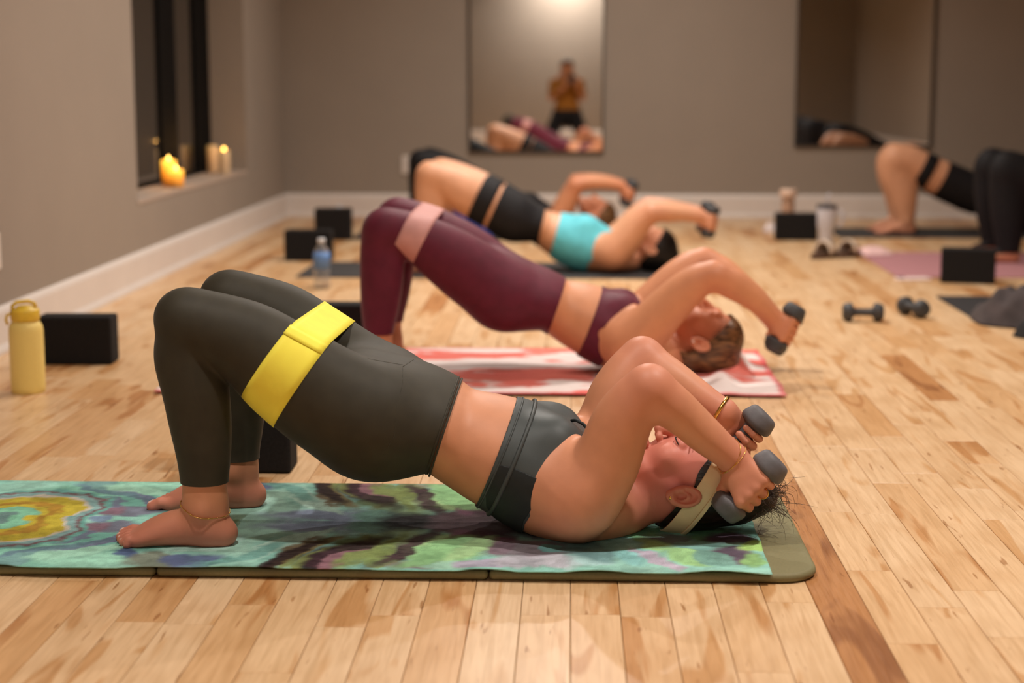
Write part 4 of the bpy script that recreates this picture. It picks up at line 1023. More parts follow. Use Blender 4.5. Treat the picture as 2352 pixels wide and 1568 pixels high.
H_DARK = hair_mat('dark_brown_hair', srgb(16, 11, 9), srgb(46, 32, 24)); H_BROWN = hair_mat('brown_hair', srgb(52, 34, 20), srgb(142, 100, 62)); H_BLK = hair_mat('black_hair', srgb(9, 8, 8), srgb(26, 20, 18))
H_WISP = hair_mat('brown_hair_wisps', srgb(40, 28, 20), srgb(86, 62, 44)); M_GOLD = simple('gold', srgb(222, 176, 96), .25, 1.); M_LASH = simple('lash', srgb(26, 16, 14), .8); M_NAIL = simple('nail', srgb(236, 196, 182), .3)

A = dict(Y=3.085, z0=.0205, legs=.28, res=(.0022, .0046, .0025), skin=SK_A, inset=.003,
  label='person in dark olive leggings and slate bra bridging on the printed towel, nearest the camera',
  thigh=[(905, 850, 800, 1060), (830, 822, 702, 1026), (718, 762, 595, 941), (612, 708, 512, 858), (458, 668, 398, 796)],
  shank=[(372, 728, 490, 760), (359, 800, 497, 830), (377, 895, 521, 895), (393, 970, 527, 970), (410, 1045, 526, 1045), (420, 1115, 520, 1115), (426, 1170, 521, 1170), (434, 1212, 518, 1216)],
  torso=[(880, 815, 795, 1050), (915, 820, 830, 1080), (955, 832, 885, 1080), (1005, 857, 945, 1064), (1052, 884, 988, 1076), (1100, 905, 1030, 1102), (1150, 915, 1062, 1125), (1195, 925, 1097, 1148), (1240, 938, 1140, 1172), (1295, 962, 1190, 1203), (1345, 1005, 1250, 1225), (1395, 1060, 1320, 1228), (1425, 1100, 1390, 1222)],
  butt=(838, 990, 98), bust=(1268, 992, 46),
  upper=[(1330, 1142, 98), (1390, 1065, 77), (1426, 975, 68), (1460, 920, 57), (1490, 882, 45)],
  fore=[(1497, 890, 47), (1533, 925, 49), (1570, 955, 45), (1625, 1004, 40), (1684, 1053, 31)],
  ya=[2.965], yw=.02, handle=(1721, 1117), db=[(1661, 1174), (1777, 1064)], dby=0., hback=(.5, 1, .35), far_hand=.045,
  neck=[(1425, 1085, 1400, 1212), (1482, 1075, 1470, 1196), (1545, 1085, 1545, 1196)],
  head=(V3([.2279, 3.085, .1181]), V3([.9796, 0, .2011]), V3([-.2011, 0, .9796])), hq=1., flush=.9, toe_dir=(-1, .06), foot=.235, far_knee=(.02, 0), kneek=.010)
S, rA, I = bridge_person(A)
for c_, x_, r_ in A['_nails']:
    bm = bmesh.new(); bmesh.ops.create_icosphere(bm, subdivisions=2, radius=1); y_ = np.cross(UPZ, x_); n_ = nrm(UPZ * .8 + x_ * .45); t_ = np.cross(y_, n_)
    for vv in bm.verts: vv.co = Vector(local(rA, c_ + t_ * vv.co.x * r_ * .5 + y_ * vv.co.y * r_ * .52 + n_ * vv.co.z * r_ * .22))
    bm_obj('toenail', bm, M_NAIL, rA)
def legs_field(hem_xz, waist_a, waist_b, Y, zh):
    """leggings: left of the waist line and above the ankle hem"""
    a, b = P(*waist_a, Y), P(*waist_b, Y); d = b - a; n = nrm(np.array([d[2], 0, -d[0]])); n = n if n[0] < 0 else -n
    return lambda V: np.minimum((V - a) @ n, np.maximum(V[:, 2] - (zh(V) if callable(zh) else zh), (V[:, 0] - hem_xz) * 1.))
leg = shell('leggings', S, .003, legs_field(P(560, 900, 2.95)[0], (1052, 884), (988, 1076), 3.085, lambda V: np.where(V[:, 1] < 3.085, .139, .119)), F_OLIVE, rA); leg['label'] = 'dark olive full-length leggings'
# hem rolls at the waist and seams
def on_surface(S, pts, off):
    V = np.array(pts, float); h = .0015
    for _ in range(6):
        g = np.stack([(S.sample(V + e) - S.sample(V - e)) / (2 * h) for e in np.eye(3) * h], 1); V -= ((S.sample(V) - off) / ((g * g).sum(1) + 1e-3))[:, None] * g
    return V
def ring_on(S, plane_p, plane_n, centre, off, n=96, r0=.2):
    """points where a plane cuts the body, pushed off the skin"""
    n_ = nrm(plane_n); e1 = nrm(np.cross(n_, [0, 1, 0])); e2 = np.cross(n_, e1); out = []
    for k in range(n):
        a = 2 * math.pi * k / n; d = e1 * math.cos(a) + e2 * math.sin(a); ts = np.linspace(0, r0, 120); v = S.sample(centre + ts[:, None] * d) - off
        i = np.argmax(v > 0); t = ts[max(i - 1, 0)] + (ts[1] - ts[0]) * (-v[i - 1] / (v[i] - v[i - 1] + 1e-9)) if i > 0 else 0; out.append(centre + d * t)
    return np.array(out)
wa, wb = P(1052, 884, 3.085), P(988, 1076, 3.085); wn = nrm(np.cross(wa - wb, [0, 1, 0])); wc = (wa + wb) / 2
for o_, r_ in ((0.0, .0022), (-.007, .0016), (.015, 0)):
    if r_: v, f = tube(ring_on(S, wc, wn, wc - wn * (o_ + .003), .0035), r_, 8, True); mk('waistband_edge', local(rA, v), f, F_OLIVE, rA)
def seam(name, px, Y, S, off, r, mat, root):
    pts = []
    for (u0, v0), (u1, v1) in zip(px[:-1], px[1:]):
        for k in range(8): pts.append((u0 + (u1 - u0) * k / 8, v0 + (v1 - v0) * k / 8))
    pts.append(px[-1]); out = []
    for u, v in pts:
        d = nrm(ray(u, v)); ts = np.linspace((Y - .35) / d[1], (Y + .3) / d[1], 500); val = S.sample(CAMP + ts[:, None] * d) - off; i = np.argmax(val < 0)
        if val[i] < 0: out.append(CAMP + d * ts[i])
    if len(out) > 3: v, f = tube(out, r, 6); mk(name, local(root, v), f, mat, root)
seam('seam', [(988, 868), (925, 838), (890, 832), (845, 824)][1:], 3.085, S, .003, .0008, F_OLIVE, rA); seam('seam', [(925, 842), (925, 880), (912, 930), (905, 1000), (880, 1045)], 3.085, S, .003, .0008, F_OLIVE, rA)
seam('seam', [(925, 842), (950, 826)], 3.085, S, .003, .0008, F_OLIVE, rA)
# bra: side outline as seen, same on both sides
Yb = 3.06
bra_poly = px_poly([(1193, 915), (1290, 925), (1372, 975), (1362, 1020), (1338, 1035), (1300, 1062), (1262, 1098), (1228, 1142), (1206, 1185), (1198, 1230), (1130, 1210), (1090, 1152)], 3.03)
bra_poly[0] = P(1193, 900, 3.085)[[0, 2]]; bra_poly[-1] = P(1092, 1154, 3.085)[[0, 2]]
bra = shell('sports_bra', I['ST'], .0035, lambda V: np.minimum(poly_field(bra_poly, V[:, 0], V[:, 2]), .168 - np.abs(V[:, 1] - 3.085)), F_SLATE, rA, .003); bra['label'] = 'slate grey sports bra with front cut-out'
pan_poly = px_poly([(1148, 1050), (1190, 1060), (1240, 1080), (1272, 1088), (1240, 1125), (1222, 1150), (1203, 1185), (1196, 1232), (1140, 1215), (1118, 1160), (1118, 1110)], 3.0)
o = shell('side_panel', I['ST'], .0046, lambda V: np.minimum(poly_field(pan_poly, V[:, 0], V[:, 2]), .168 - np.abs(V[:, 1] - 3.085)), F_SLATED, rA, .0015); o['label'] = 'darker side panel'
ba, bb = P(1193, 925, 3.085), P(1096, 1148, 3.085); bn = nrm(np.cross(ba - bb, [0, 1, 0])); bc = (ba + bb) / 2
sg = -1 if bn[0] > 0 else 1
for o_, r_, nm in ((.028, .0042, 'band_roll'), (.004, .002, 'hem')):
    v, f = tube(ring_on(I['ST'], bc, bn, bc - bn * sg * -o_ * -1 * -1 if False else bc + np.array([o_ * abs(bn[0]), 0, o_ * bn[2] * (1 if bn[0] > 0 else -1)]), .004), r_, 10, True); mk(nm, local(rA, v), f, F_SLATE, rA)
v, f = tube([P(1312, 966, 3.05), P(1322, 964, 3.045), P(1340, 974, 3.04), P(1356, 992, 3.035), P(1368, 1015, 3.01)], .0032, 8); mk('strap', local(rA, v), f, F_SLATED, rA)
v, f = tube([P(1312, 966, 3.12), P(1322, 964, 3.125), P(1340, 974, 3.13), P(1356, 992, 3.135), P(1368, 1015, 3.16)], .0032, 8); mk('strap', local(rA, v), f, F_SLATED, rA)
# hair, headband, flyaways
hd = I['head']
def extraA(T, p, Ax):
    T.ell(p(0, -.055, .085), (.052, .050, .046), Ax, .03); T.ell(p(0, -.056, .128), (.046, .036, .034), Ax, .025)
hair_cap(rA, hd, .005, lambda l, f, u, V: np.minimum(u - .96 * f - .004 + .012 * np.exp(-((f - .03) / .02) ** 2) + .012 * np.clip(-f / .05, 0, 1), 9), H_DARK, .004, extraA, z0=.0205)
def bandA(l, f, u, V): c = u - .96 * f; return np.minimum(c - .008, .062 - c)
o, _ = hair_cap(rA, hd, .0095, bandA, F_CREAM, .003, None, 'headband', z0=.0195); md = o.modifiers.new('t', 'SOLIDIFY'); md.thickness = .003; md.offset = 1; o['label'] = 'wide cream headband'
O, hx, hz, hy, hq = hd
def bandR(l, f, u, V): c = u - .96 * f; return np.minimum(c - .052, .062 - c)
o, _ = hair_cap(rA, hd, .0125, bandR, F_CREAM, .003, None, 'headband_fold', z0=.0195); md = o.modifiers.new('t', 'SOLIDIFY'); md.thickness = .004; md.offset = 1
st = []
rr = random.Random(5)
for k in range(210):
    th = rr.uniform(-1.3, 1.0); a = O + hx * (.105 + .05 * math.cos(th) * rr.random()) - hz * (.03 + .05 * rr.random()) + hy * (.055 * math.sin(th))
    d = nrm(np.array([rr.uniform(.2, 1), rr.uniform(-1, .5), rr.uniform(-.4, .5)])); L = rr.uniform(.025, .085) if k % 6 else rr.uniform(.08, .12); N = 12
    ax_ = nrm(np.array([rr.uniform(-1, 1), rr.uniform(-1, 1), rr.uniform(-1, 1)])); turn = rr.uniform(-.5, .5) if k % 3 else rr.uniform(.3, .75); pts = [a]
    for j in range(N):
        c_ = np.cross(ax_, d); d = nrm(d + c_ * turn * (.5 + j / N) * .8 + np.array([0, 0, -.05])); p_ = pts[-1] + d * L / N; p_[2] = max(p_[2], .0236); pts.append(p_)
    st.append(tube(pts, [.00042] * 9 + [.00035, .00025, .00018, .0001], 4))
o = mk('loose_hair_strands', *(lambda vf: (local(rA, vf[0]), vf[1]))(join(*st)), H_WISP, rA); o['kind'] = 'stuff'
# eyelashes, brow, earring, jewellery
hp = I['hp']
for s in (-1, 1):
    v, f = tube([hp(s * .015, .0865, -.0075), hp(s * .023, .0905, -.0098), hp(s * .032, .0905, -.0105), hp(s * .041, .0855, -.0092), hp(s * .047, .079, -.007)], [.0006, .0011, .0013, .0012, .0006], 6); mk('eyelashes', local(rA, v), f, M_LASH, rA)
    v, f = tube([hp(s * .014, .0905, .017), hp(s * .028, .0905, .0215), hp(s * .042, .082, .021), hp(s * .052, .070, .014)], [.0012, .0022, .002, .0008], 6); mk('eyebrow', local(rA, v), f, H_DARK, rA)
    c = hp(s * .0885, -.006, -.042); bm = bmesh.new(); bmesh.ops.create_icosphere(bm, subdivisions=2, radius=.0042)
    for vv in bm.verts: vv.co = Vector((vv.co.x, vv.co.y, vv.co.z * 1.35)) + Vector(local(rA, c))
    bm_obj('earring', bm, M_GOLD, rA)
def chain_ring(name, pts, mat, root, r=.0007, beads=14, br=.0015):
    parts = [tube(pts, r, 6, True)]
    n = len(pts)
    for k in range(beads):
        c = pts[int(k * n / beads)]; bm = bmesh.new(); bmesh.ops.create_icosphere(bm, subdivisions=1, radius=br); parts.append(([c + np.array(v.co) for v in bm.verts], [[v.index for v in f.verts] for f in bm.faces])); bm.free()
    v, f = join(*parts); return mk(name, local(root, v), f, mat, root)
ank = I['sh'][-2][0]; ac = V3([ank[0] - .004, ank[1], .095])
chain_ring('anklet', ring_on(S, ac, np.array([.22, -.2, .95]), P(472, 1164, I['sh'][-1][0][1]), .0018, 80, .09), M_GOLD, rA, .0009, 16, .0019)
w0, w1 = I['fa'][-2][0], I['fa'][-1][0]; wx = nrm(w1 - w0)
for t_, tilt in ((.80, .3), (1.02, -.1)): chain_ring('bracelet', ring_on(S, w0, nrm(wx + np.array([0, tilt, tilt * .6])), w0 + (w1 - w0) * t_, .0012, 64, .07), M_GOLD, rA, .0006, 12, .0012)
w0, w1 = I['far_fa'][-2][0], I['far_fa'][-1][0]; wx = nrm(w1 - w0); rg = ring_on(S, w0, wx, w0 + (w1 - w0) * .86, .0012, 64, .07)
v = np.concatenate([rg - wx * .0035, rg + wx * .0035]); f = np.array([(k, (k + 1) % 64, 64 + (k + 1) % 64, 64 + k) for k in range(64)]); o = mk('bangle', local(rA, v), f, M_GOLD, rA); md = o.modifiers.new('t', 'SOLIDIFY'); md.thickness = .0016; md.offset = 1
H, hax, eb, ew = I['hands'][0]; rc = H + eb * math.cos(R_(62)) * .0265 - ew * math.sin(R_(62)) * .0265 - hax * .5 * .0192
d_ = nrm(-eb * math.sin(R_(62)) - ew * math.cos(R_(62))); e1 = hax; e2 = np.cross(d_, e1)
v, f = tube([rc + (e1 * math.cos(a) + e2 * math.sin(a)) * .0102 for a in np.linspace(0, 2 * math.pi, 24, endpoint=False)], .0014, 8, True); mk('ring', local(rA, v), f, M_GOLD, rA)
dumbbell('grey dumbbell in the near hand of the person in dark olive leggings', I['Hc'], -I['hax'], 'held dumbbells'); dumbbell('grey dumbbell in the far hand of the person in dark olive leggings', I['Hf'], -I['haxf'], 'held dumbbells')
band_root, rings = band_loop('resistance_band', 'wide bright yellow elastic band round the dark olive thighs', None, .405, .60, F_YEL, .0075, I['th'], I['far_th'])
e = [r[0] for r in rings]   # sewn seam across the top of the loop
k0 = 6; v = np.array([r[(k0 + d) % 120] + np.array([-.0, 0, .0022]) for r in rings for d in (-2, -1, 0, 1)]); f = np.array([(i * 4 + j, i * 4 + j + 1, i * 4 + j + 5, i * 4 + j + 4) for i in range(len(rings) - 1) for j in range(3)])
o = mk('sewn_overlap', local(band_root, v), f, F_YEL, band_root); md = o.modifiers.new('t', 'SOLIDIFY'); md.thickness = .0018; md.offset = 0
#STOP_A#

def simple_extras(I, S, root, Ym, z0, hair, hl, off=.006, extra=None):
    hair_cap(root, I['head'], off, hl, hair, .007, extra, z0=z0)
# burgundy -------------------------------------------------------------
B = dict(Y=4.88, z0=.011, legs=.25, res=(.0042, .0056, .0045), skin=SK_B, inset=.003,
  label='person in burgundy leggings and bra bridging on the pink and white towel',
  thigh=[(1190, 612, 1110, 740), (1120, 562, 1045, 690), (1050, 525, 985, 638), (972, 496, 929, 586), (903, 482, 864, 566)],
  shank=[(838, 520, 915, 556), (831, 570, 925, 590), (830, 640, 924, 640), (832, 705, 914, 705), (838, 755, 902, 755), (844, 795, 900, 795), (848, 818, 902, 818), (850, 832, 902, 832)],
  torso=[(1180, 585, 1110, 728), (1215, 600, 1150, 746), (1250, 617, 1195, 748), (1275, 632, 1228, 746), (1297, 645, 1257, 760), (1340, 654, 1290, 783), (1362, 658, 1308, 795), (1383, 663, 1325, 806), (1415, 674, 1355, 825), (1452, 692, 1392, 842), (1485, 725, 1430, 850), (1520, 762, 1475, 850), (1545, 785, 1512, 848)],
  butt=(1158, 690, 60), bust=(1430, 702, 30),
  upper=[(1450, 793, 60), (1512, 728, 50), (1566, 674, 43), (1605, 644, 37), (1640, 630, 30)],
  fore=[(1645, 634, 32), (1682, 651, 34), (1726, 680, 28), (1758, 710, 23), (1783, 736, 20)],
  ya=[4.74], yw=.02, handle=(1803, 752), db=[(1778, 795), (1828, 709)], hback=(.5, 1, .3), far_hand=-.048, far_hx=.03,
  neck=[(1540, 770, 1520, 845), (1572, 758, 1562, 838), (1610, 770, 1610, 835)], far_knee=(.01, .012),
  head=(V3([.405, 4.88, .1205]), V3([.979, -.05, -.19]), V3([.19, -.12, .975])), hq=.97, flush=.7, toe_dir=(-1, .05))
S, rB, I = bridge_person(B)
o = shell('leggings', S, .004, legs_field(P(960, 700, 4.9)[0], (1297, 645), (1257, 760), 4.9, .14), F_BURG, rB); o['label'] = 'burgundy leggings'
bp = px_poly([(1386, 640), (1450, 655), (1500, 700), (1500, 738), (1470, 745), (1430, 765), (1395, 800), (1372, 845), (1335, 850), (1322, 812)], 4.86); bp[0] = P(1386, 650, 4.9)[[0, 2]]; bp[-1] = P(1322, 814, 4.9)[[0, 2]]
o = shell('sports_bra', I['ST'], .004, lambda V: np.minimum(poly_field(bp, V[:, 0], V[:, 2]), .165 - np.abs(V[:, 1] - 4.9)), F_BURG, rB, .003); o['label'] = 'burgundy sports bra'
def exB(T, p, Ax): T.ell(p(0, -.07, .045), (.074, .052, .07), Ax, .03); T.ell(p(-.02, -.055, -.05), (.062, .05, .065), Ax, .03); T.ell(p(-.03, .01, .06), (.055, .06, .05), Ax, .02)
simple_extras(I, S, rB, 4.9, .012, H_BROWN, lambda l, f, u, V: np.maximum(u - .75 * f - .004 + .02 * np.clip(-f / .06, 0, 1), -f - .045), .010, exB)
hp = I['hp']; bm = bmesh.new(); bmesh.ops.create_icosphere(bm, subdivisions=2, radius=.0045)
for vv in bm.verts: vv.co += Vector(local(rB, hp(-.088, -.004, -.040)))
bm_obj('earring', bm, simple('pearl', srgb(250, 244, 236), .15), rB)
dumbbell('dark dumbbell in the near hand of the person in burgundy', I['Hc'], -I['hax'], 'held dumbbells', M_DBD); dumbbell('dark dumbbell in the far hand of the person in burgundy', I['Hf'], -I['haxf'], 'held dumbbells', M_DBD)
band_loop('resistance_band', 'dusty pink elastic band round the burgundy thighs', None, .655, .84, F_PINK, .008, I['th'], I['far_th'])
# aqua top ----------------------------------------------------------------
C = dict(Y=7.58, z0=.007, legs=.26, res=(.0062, .0075, .0065), skin=SK_C, inset=.0, detail=True,
  label='person in an aqua crop top and black shorts bridging on the charcoal mat',
  thigh=[(1195, 450, 1150, 540), (1140, 420, 1098, 512), (1085, 396, 1045, 482), (1035, 380, 1005, 444), (998, 372, 976, 424)],
  shank=[(958, 392, 1008, 414), (953, 430, 1018, 435), (955, 490, 1021, 490), (957, 535, 1012, 535), (960, 570, 998, 570), (961, 590, 996, 590), (961, 600, 996, 600), (961, 608, 996, 608)],
  torso=[(1170, 442, 1135, 528), (1195, 452, 1165, 543), (1220, 464, 1192, 548), (1236, 474, 1214, 549), (1252, 485, 1236, 554), (1272, 490, 1250, 568), (1282, 492, 1258, 575), (1292, 493, 1266, 582), (1325, 497, 1290, 602), (1362, 505, 1325, 618), (1398, 532, 1368, 622), (1422, 562, 1402, 620), (1445, 575, 1435, 618)],
  butt=(1180, 508, 40), bust=(1345, 520, 22),
  upper=[(1408, 580, 41), (1440, 546, 34), (1465, 516, 28), (1485, 497, 24), (1497, 488, 19)],
  fore=[(1500, 488, 21), (1530, 488, 20), (1570, 491, 16), (1600, 496, 14), (1615, 499, 13)],
  ya=[7.45], yw=.0, handle=(1631, 509), db=[(1624, 533), (1636, 480)], hback=(1, .4, .3), far_hand=.0,
  neck=[(1445, 565, 1440, 618), (1460, 560, 1458, 612), (1480, 562, 1480, 610)],
  head=(P(1500, 566, 7.58), V3([.985, 0, .1]), V3([-.1, 0, .985])), flush=.5)
S, rC, I = bridge_person(C)
def shorts_field(knee_a, knee_b, wa, wb, Y):
    a, b = P(*wa, Y), P(*wb, Y); d = b - a; n = nrm(np.array([d[2], 0, -d[0]])); n = n if n[0] < 0 else -n
    a2, b2 = P(*knee_a, Y - .12), P(*knee_b, Y - .12); d2 = b2 - a2; n2 = nrm(np.array([d2[2], 0, -d2[0]])); n2 = n2 if n2[0] > 0 else -n2
    return lambda V: np.minimum((V - a) @ n, (V - a2) @ n2)
o = shell('shorts', S, .005, shorts_field((1160, 425), (1118, 520), (1252, 485), (1236, 554), 7.58), F_BLACK, rC); o['label'] = 'black shorts'
bp = px_poly([(1294, 470), (1370, 480), (1440, 545), (1420, 560), (1375, 572), (1350, 600), (1345, 640), (1270, 610), (1262, 586)], 7.58)
o = shell('crop_top', I['ST'], .005, lambda V: np.minimum(poly_field(bp, V[:, 0], V[:, 2]), .165 - np.abs(V[:, 1] - 7.58)), F_AQUA, rC, .004); o['label'] = 'aqua crop top'
def exC(T, p, Ax): T.ell(p(0, -.06, .04), (.075, .055, .075), Ax, .03); T.ell(p(0, -.05, -.02), (.07, .05, .06), Ax, .03)
simple_extras(I, S, rC, 7.5, .008, H_BLK, lambda l, f, u, V: u - .75 * f - .0 + .02 * np.clip(-f / .06, 0, 1), .009, exC)
dumbbell('black dumbbell in the near hand of the person in aqua', I['Hc'], -I['hax'], 'held dumbbells', M_DBD); dumbbell('black dumbbell in the far hand of the person in aqua', I['Hf'], -I['haxf'], 'held dumbbells', M_DBD)
band_loop('resistance_band', 'black elastic band round the bare thighs of the person in aqua', None, .20, .36, F_BLACK, .008, I['th'], I['far_th'])
CB = C
def remap(fn, fr, keys=('thigh', 'shank', 'torso', 'neck')):
    out = {}
    for k in keys: out[k] = [(*fn(a, b), *fn(c, d)) for a, b, c, d in CB[k]]
    for k in ('upper', 'fore'): out[k] = [(*fn(a, b), r * fr) for a, b, r in CB[k]]
    out['handle'] = fn(*CB['handle']); out['db'] = [fn(*p) for p in CB['db']]; out['butt'] = (*fn(*CB['butt'][:2]), CB['butt'][2] * fr); out['bust'] = (*fn(*CB['bust'][:2]), CB['bust'][2] * fr)
    return out
# black leggings behind ---------------------------------------------------
fD = lambda u, v: (964 + (u - 985) * .70, 536 - (614 - v) * .78)
D = dict(C); D.update(remap(fD, .76)); D.update(Y=9.37, q=.95, label='person in black leggings and bra bridging farthest back by the left wall', ya=[9.25], skin=SK_B,
  head=(P(1372, 492, 9.37), V3([.985, 0, -.1]), V3([.1, 0, .985])), res=(.008, .009, .008), far_hand=0)
D['fore'] = [(1322, 424, 16), (1350, 420, 15), (1385, 420, 13), (1415, 425, 11), (1430, 430, 10)]; D['upper'] = [(1288, 495, 26), (1300, 470, 23), (1311, 448, 20), (1318, 434, 17), (1322, 425, 14)]
D['handle'] = (1446, 446); D['db'] = [(1437, 472), (1456, 424)]
S, rD, I = bridge_person(D)
o = shell('leggings', S, .006, legs_field(P(1050, 500, 9.37)[0], fD(1240, 478), fD(1222, 550), 9.3, .09), F_BLACK, rD); o['label'] = 'black leggings'
bp = px_poly([fD(1305, 455), fD(1380, 470), fD(1440, 545), fD(1420, 560), fD(1375, 572), fD(1350, 600), fD(1345, 640), fD(1275, 612), fD(1268, 586)], 9.37)
o = shell('sports_bra', I['ST'], .006, lambda V: np.minimum(poly_field(bp, V[:, 0], V[:, 2]), .165 - np.abs(V[:, 1] - 9.37)), F_BLACK, rD, .004); o['label'] = 'black sports bra'
simple_extras(I, S, rD, 9.3, .008, H_BROWN, lambda l, f, u, V: u - .75 * f - .0 + .02 * np.clip(-f / .06, 0, 1), .008, exC)
dumbbell('black dumbbell in the near hand of the farthest person', I['Hc'], -I['hax'], 'held dumbbells', M_DBD); dumbbell('black dumbbell in the far hand of the farthest person', I['Hf'], -I['haxf'], 'held dumbbells', M_DBD)
# bare legs at the right ----------------------------------------------------
fE = lambda u, v: (2250 + (u - 1190) * .80, 405 + (v - 445) * .745)
E = dict(C); E.update(remap(fE, .8)); E.update(Y=9.60, label='person in black shorts bridging on the dark mat at the right by the back wall', ya=[9.48], skin=SK_C,
  thigh=[(2258, 405, 2222, 483), (2205, 384, 2163, 458), (2150, 360, 2114, 428), (2108, 340, 2075, 400), (2068, 333, 2045, 392)],
  shank=[(2024, 358, 2090, 385), (2025, 395, 2100, 408), (2040, 440, 2107, 440), (2052, 475, 2104, 475), (2060, 500, 2101, 500), (2061, 515, 2100, 515), (2062, 522, 2100, 522), (2062, 528, 2100, 528)], foot=.24,
  head=(P(*fE(1500, 568), 9.6), V3([.985, 0, .1]), V3([-.1, 0, .985])), res=(.008, .009, .008))
S, rE, I = bridge_person(E)
o = shell('shorts', S, .006, shorts_field((2188, 360), (2130, 470), fE(1262, 485), fE(1246, 556), 9.6), F_BLACK, rE); o['label'] = 'black shorts'
bp = px_poly([fE(1294, 455), fE(1380, 470), fE(1440, 545), fE(1420, 560), fE(1375, 572), fE(1350, 600), fE(1345, 640), fE(1270, 612), fE(1262, 586)], 9.6)
o = shell('sports_bra', I['ST'], .006, lambda V: np.minimum(poly_field(bp, V[:, 0], V[:, 2]), .165 - np.abs(V[:, 1] - 9.6)), F_BLACK, rE, .004)
simple_extras(I, S, rE, 9.4, .008, H_BLK, lambda l, f, u, V: u - .75 * f + .02 * np.clip(-f / .06, 0, 1), .009, exC)
band_loop('resistance_band', 'black elastic band round the bare thighs at the right', None, .47, .60, F_BLACK, .008, I['th'], I['far_th'])
# black leggings at the right edge -------------------------------------------
fF = lambda u, v: (2560 + (u - 1190) * .97, 462 + (v - 445) * .90)
Fp = dict(C); Fp.update(remap(fF, .95)); Fp.update(Y=8.14, label='person in black leggings on the dusty pink mat, cut off by the right edge', ya=[8.02], skin=SK_C, legs=.30,
  thigh=[(2562, 470, 2500, 565), (2505, 432, 2452, 535), (2440, 395, 2398, 492), (2380, 365, 2342, 446), (2325, 350, 2296, 420)],
  shank=[(2280, 385, 2348, 412), (2276, 430, 2352, 440), (2280, 490, 2352, 490), (2288, 535, 2346, 535), (2293, 562, 2340, 562), (2296, 577, 2338, 577), (2296, 583, 2338, 583), (2296, 587, 2338, 587)], far_knee=(.0, 0),
  head=(P(*fF(1500, 568), 8.14), V3([.985, 0, .1]), V3([-.1, 0, .985])), res=(.008, .009, .008))
S, rF, I = bridge_person(Fp)
o = shell('leggings', S, .006, legs_field(P(2395, 500, 8.14)[0], fF(1252, 485), fF(1236, 554), 7.9, .055), F_BLACK, rF); o['label'] = 'black leggings'
bp = px_poly([fF(1294, 455), fF(1380, 470), fF(1440, 545), fF(1420, 560), fF(1375, 572), fF(1350, 600), fF(1345, 640), fF(1270, 612), fF(1262, 586)], 8.14)
o = shell('sports_bra', I['ST'], .006, lambda V: np.minimum(poly_field(bp, V[:, 0], V[:, 2]), .165 - np.abs(V[:, 1] - 8.14)), F_BLACK, rF, .004)
simple_extras(I, S, rF, 7.9, .008, H_BLK, lambda l, f, u, V: u - .75 * f + .02 * np.clip(-f / .06, 0, 1), .009, exC)

for dy, dx, lb in ((-1.65, .02, 'person in black bridging beyond the right edge, nearer body in the dark right-hand mirror'), (-3.35, .12, 'person in black bridging beyond the right edge, farther body in the dark right-hand mirror')):
    r = copy_tree(rF); r.location = (rF.location[0] + dx, rF.location[1] + dy, rF.location[2] - (0 if dy > -2 else .006)); r['label'] = lb
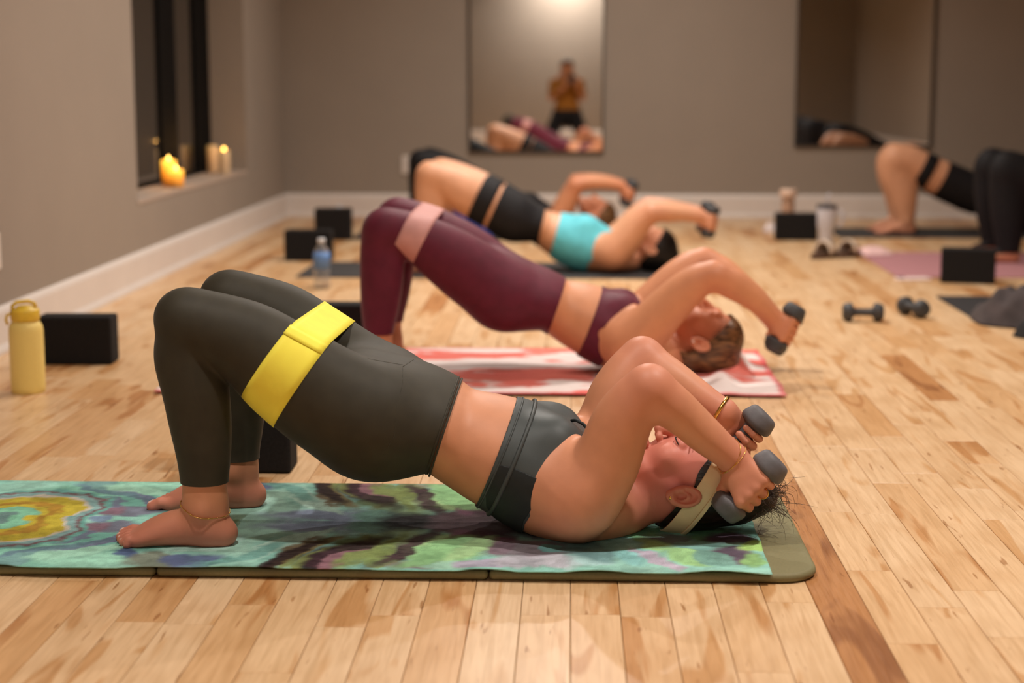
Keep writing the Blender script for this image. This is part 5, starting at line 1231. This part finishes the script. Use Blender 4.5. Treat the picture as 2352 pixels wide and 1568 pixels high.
# the photographer, kneeling behind the lens and seen in the mirror ------------
S = SDF(axis_coords([(-.48, .36, .008)]), axis_coords([(-.95, .06, .008)]), axis_coords([(-.01, 1.2, .008)]))
gx, gy = -.06, -.36; Yv = np.array([0, 1., 0])
S.chain([((gx, gy - .02, .42), Yv, .12, .17), ((gx, gy - .02, .50), Yv, .11, .165), ((gx, gy, .62), Yv, .095, .135), ((gx, gy, .74), Yv, .105, .15), ((gx, gy, .84), Yv, .095, .165), ((gx, gy, .90), Yv, .06, .10)], .02, 3)
S.chain([((gx, gy, .88), Yv, .05, .05), ((gx, gy + .03, .98), Yv, .048, .05)], .03, 1)
add_head(S, V3([gx, gy + .06, 1.03]), V3([0, .1, 1]), V3([0, 1, -.12]), 1., True)
for s in (-1, 1):
    L = S.sub((-.5, -.95, -.02), (.4, .06, 1.2))
    L.chain([((gx + s * .09, gy, .42), Yv, .09, .09), ((gx + s * .16, gy + .14, .28), UPZ, .088, .085), ((gx + s * .21, gy + .26, .10), UPZ, .064, .064)], .0, 3)
    kn = (gx + s * .21, gy + .26, .10)
    if False: L.chain([(kn, Yv, .056, .056), ((kn[0], kn[1] - .02, .16), Yv, .05, .05), ((kn[0], kn[1] - .03, .07), Yv, .036, .036)], .02, 3); add_foot(L, V3([kn[0], kn[1] - .09, 0]), np.array([0, 1., 0]), .235, np.array([-1., 0, 0]), .002)
    else: L.chain([(kn, UPZ, .058, .056), ((kn[0], kn[1] - .16, .075), UPZ, .05, .05), ((kn[0], kn[1] - .36, .05), UPZ, .036, .036)], .02, 3); add_foot(L, V3([kn[0], kn[1] - .42, 0]), np.array([.1 * s, -1., 0]), .235, np.array([float(s), 0, 0]), .002)
    L.sl = S.rng((-.5, -.95, -.02), (.4, .06, 1.2)); S.merge(L, .04)
    L = S.sub((-.5, -.95, -.02), (.4, .06, 1.2)); sh_ = (gx + s * .165, gy, .85); el = (gx + s * .20, gy + .09, .66); wr_ = (gx + .06 + s * .075, gy + .25, .80)
    L.chain([(sh_, Yv, .055, .055), ((sh_[0] * .5 + el[0] * .5, gy + .05, .755), Yv, .047, .047), (el, Yv, .04, .04)], 0, 3); L.chain([(el, Yv, .04, .04), ((el[0] * .5 + wr_[0] * .5, gy + .17, .735), Yv, .036, .036), (wr_, Yv, .026, .026)], .02, 3)
    add_hand(L, wr_, V3([wr_[0] - s * .015, wr_[1] + .035, .85]), np.array([0, 0, 1.]), np.array([s, .6, 0]), 1.)
    L.sl = S.rng((-.5, -.95, -.02), (.4, .06, 1.2)); S.merge(L, .02)
S.floor_cut(.001)
rG = thing('person', 'photographer in a mustard top and black trousers kneeling, reflected in the mirror', 'person', (gx, gy, 0))
V, F = S.mesh(0, 1); mk('body', local(rG, V), F, SK_B, rG, attrs={'flush': ('FLOAT', np.zeros(len(V)))})
o = shell('top', S, .008, lambda V: np.minimum.reduce([V[:, 2] - .47, .885 - V[:, 2] + .0 * V[:, 0], gy + .20 - V[:, 1], np.where(np.abs(V[:, 0] - gx) > .17, V[:, 2] - .70, 1)]), F_MUST, rG); o['label'] = 'mustard top'
o = shell('trousers', S, .009, lambda V: np.minimum(.50 - V[:, 2], V[:, 1] - gy + .12), F_BLACK, rG); o['label'] = 'black trousers'
def exG(T, p, Ax): T.seg((p(0, -.05, 0), Yv, .06, .075), (p(0, -.05, -.16), Yv, .035, .07), .03); T.seg((p(.04, -.02, -.05), Yv, .03, .03), (p(.06, .03, -.2), Yv, .02, .02), .02)
hair_cap(rG, (V3([gx, gy + .06, 1.03]), nrm([0, .1, 1]), nrm([0, 1, -.12]), np.cross(nrm([0, 1, -.12]), nrm([0, .1, 1])), 1.), .012, lambda l, f, u, V: np.maximum(u - .8 * f - .0, -f - .01), H_BLK, .008, exG)
cm = thing('photo_camera', 'black camera held up by the kneeling photographer in the mirror', 'camera', (0, -.115, .87))
bm_obj('camera_body', box_bm(.13, .06, .09, .01, 3), M_BLKC, cm); v, f = lathe([(0, 0), (.033, 0), (.034, .01), (.036, .05), (.037, .062), (.033, .063), (.030, .056), (0, .052)], 28); o = mk('lens', v, f, M_DK, cm); o.rotation_euler = (-math.pi / 2, 0, 0); o.location = (0, .028, 0)
bm_obj('viewfinder_hump', box_bm(.05, .05, .03, .008, 2, (0, 0, .055)), M_BLKC, cm)
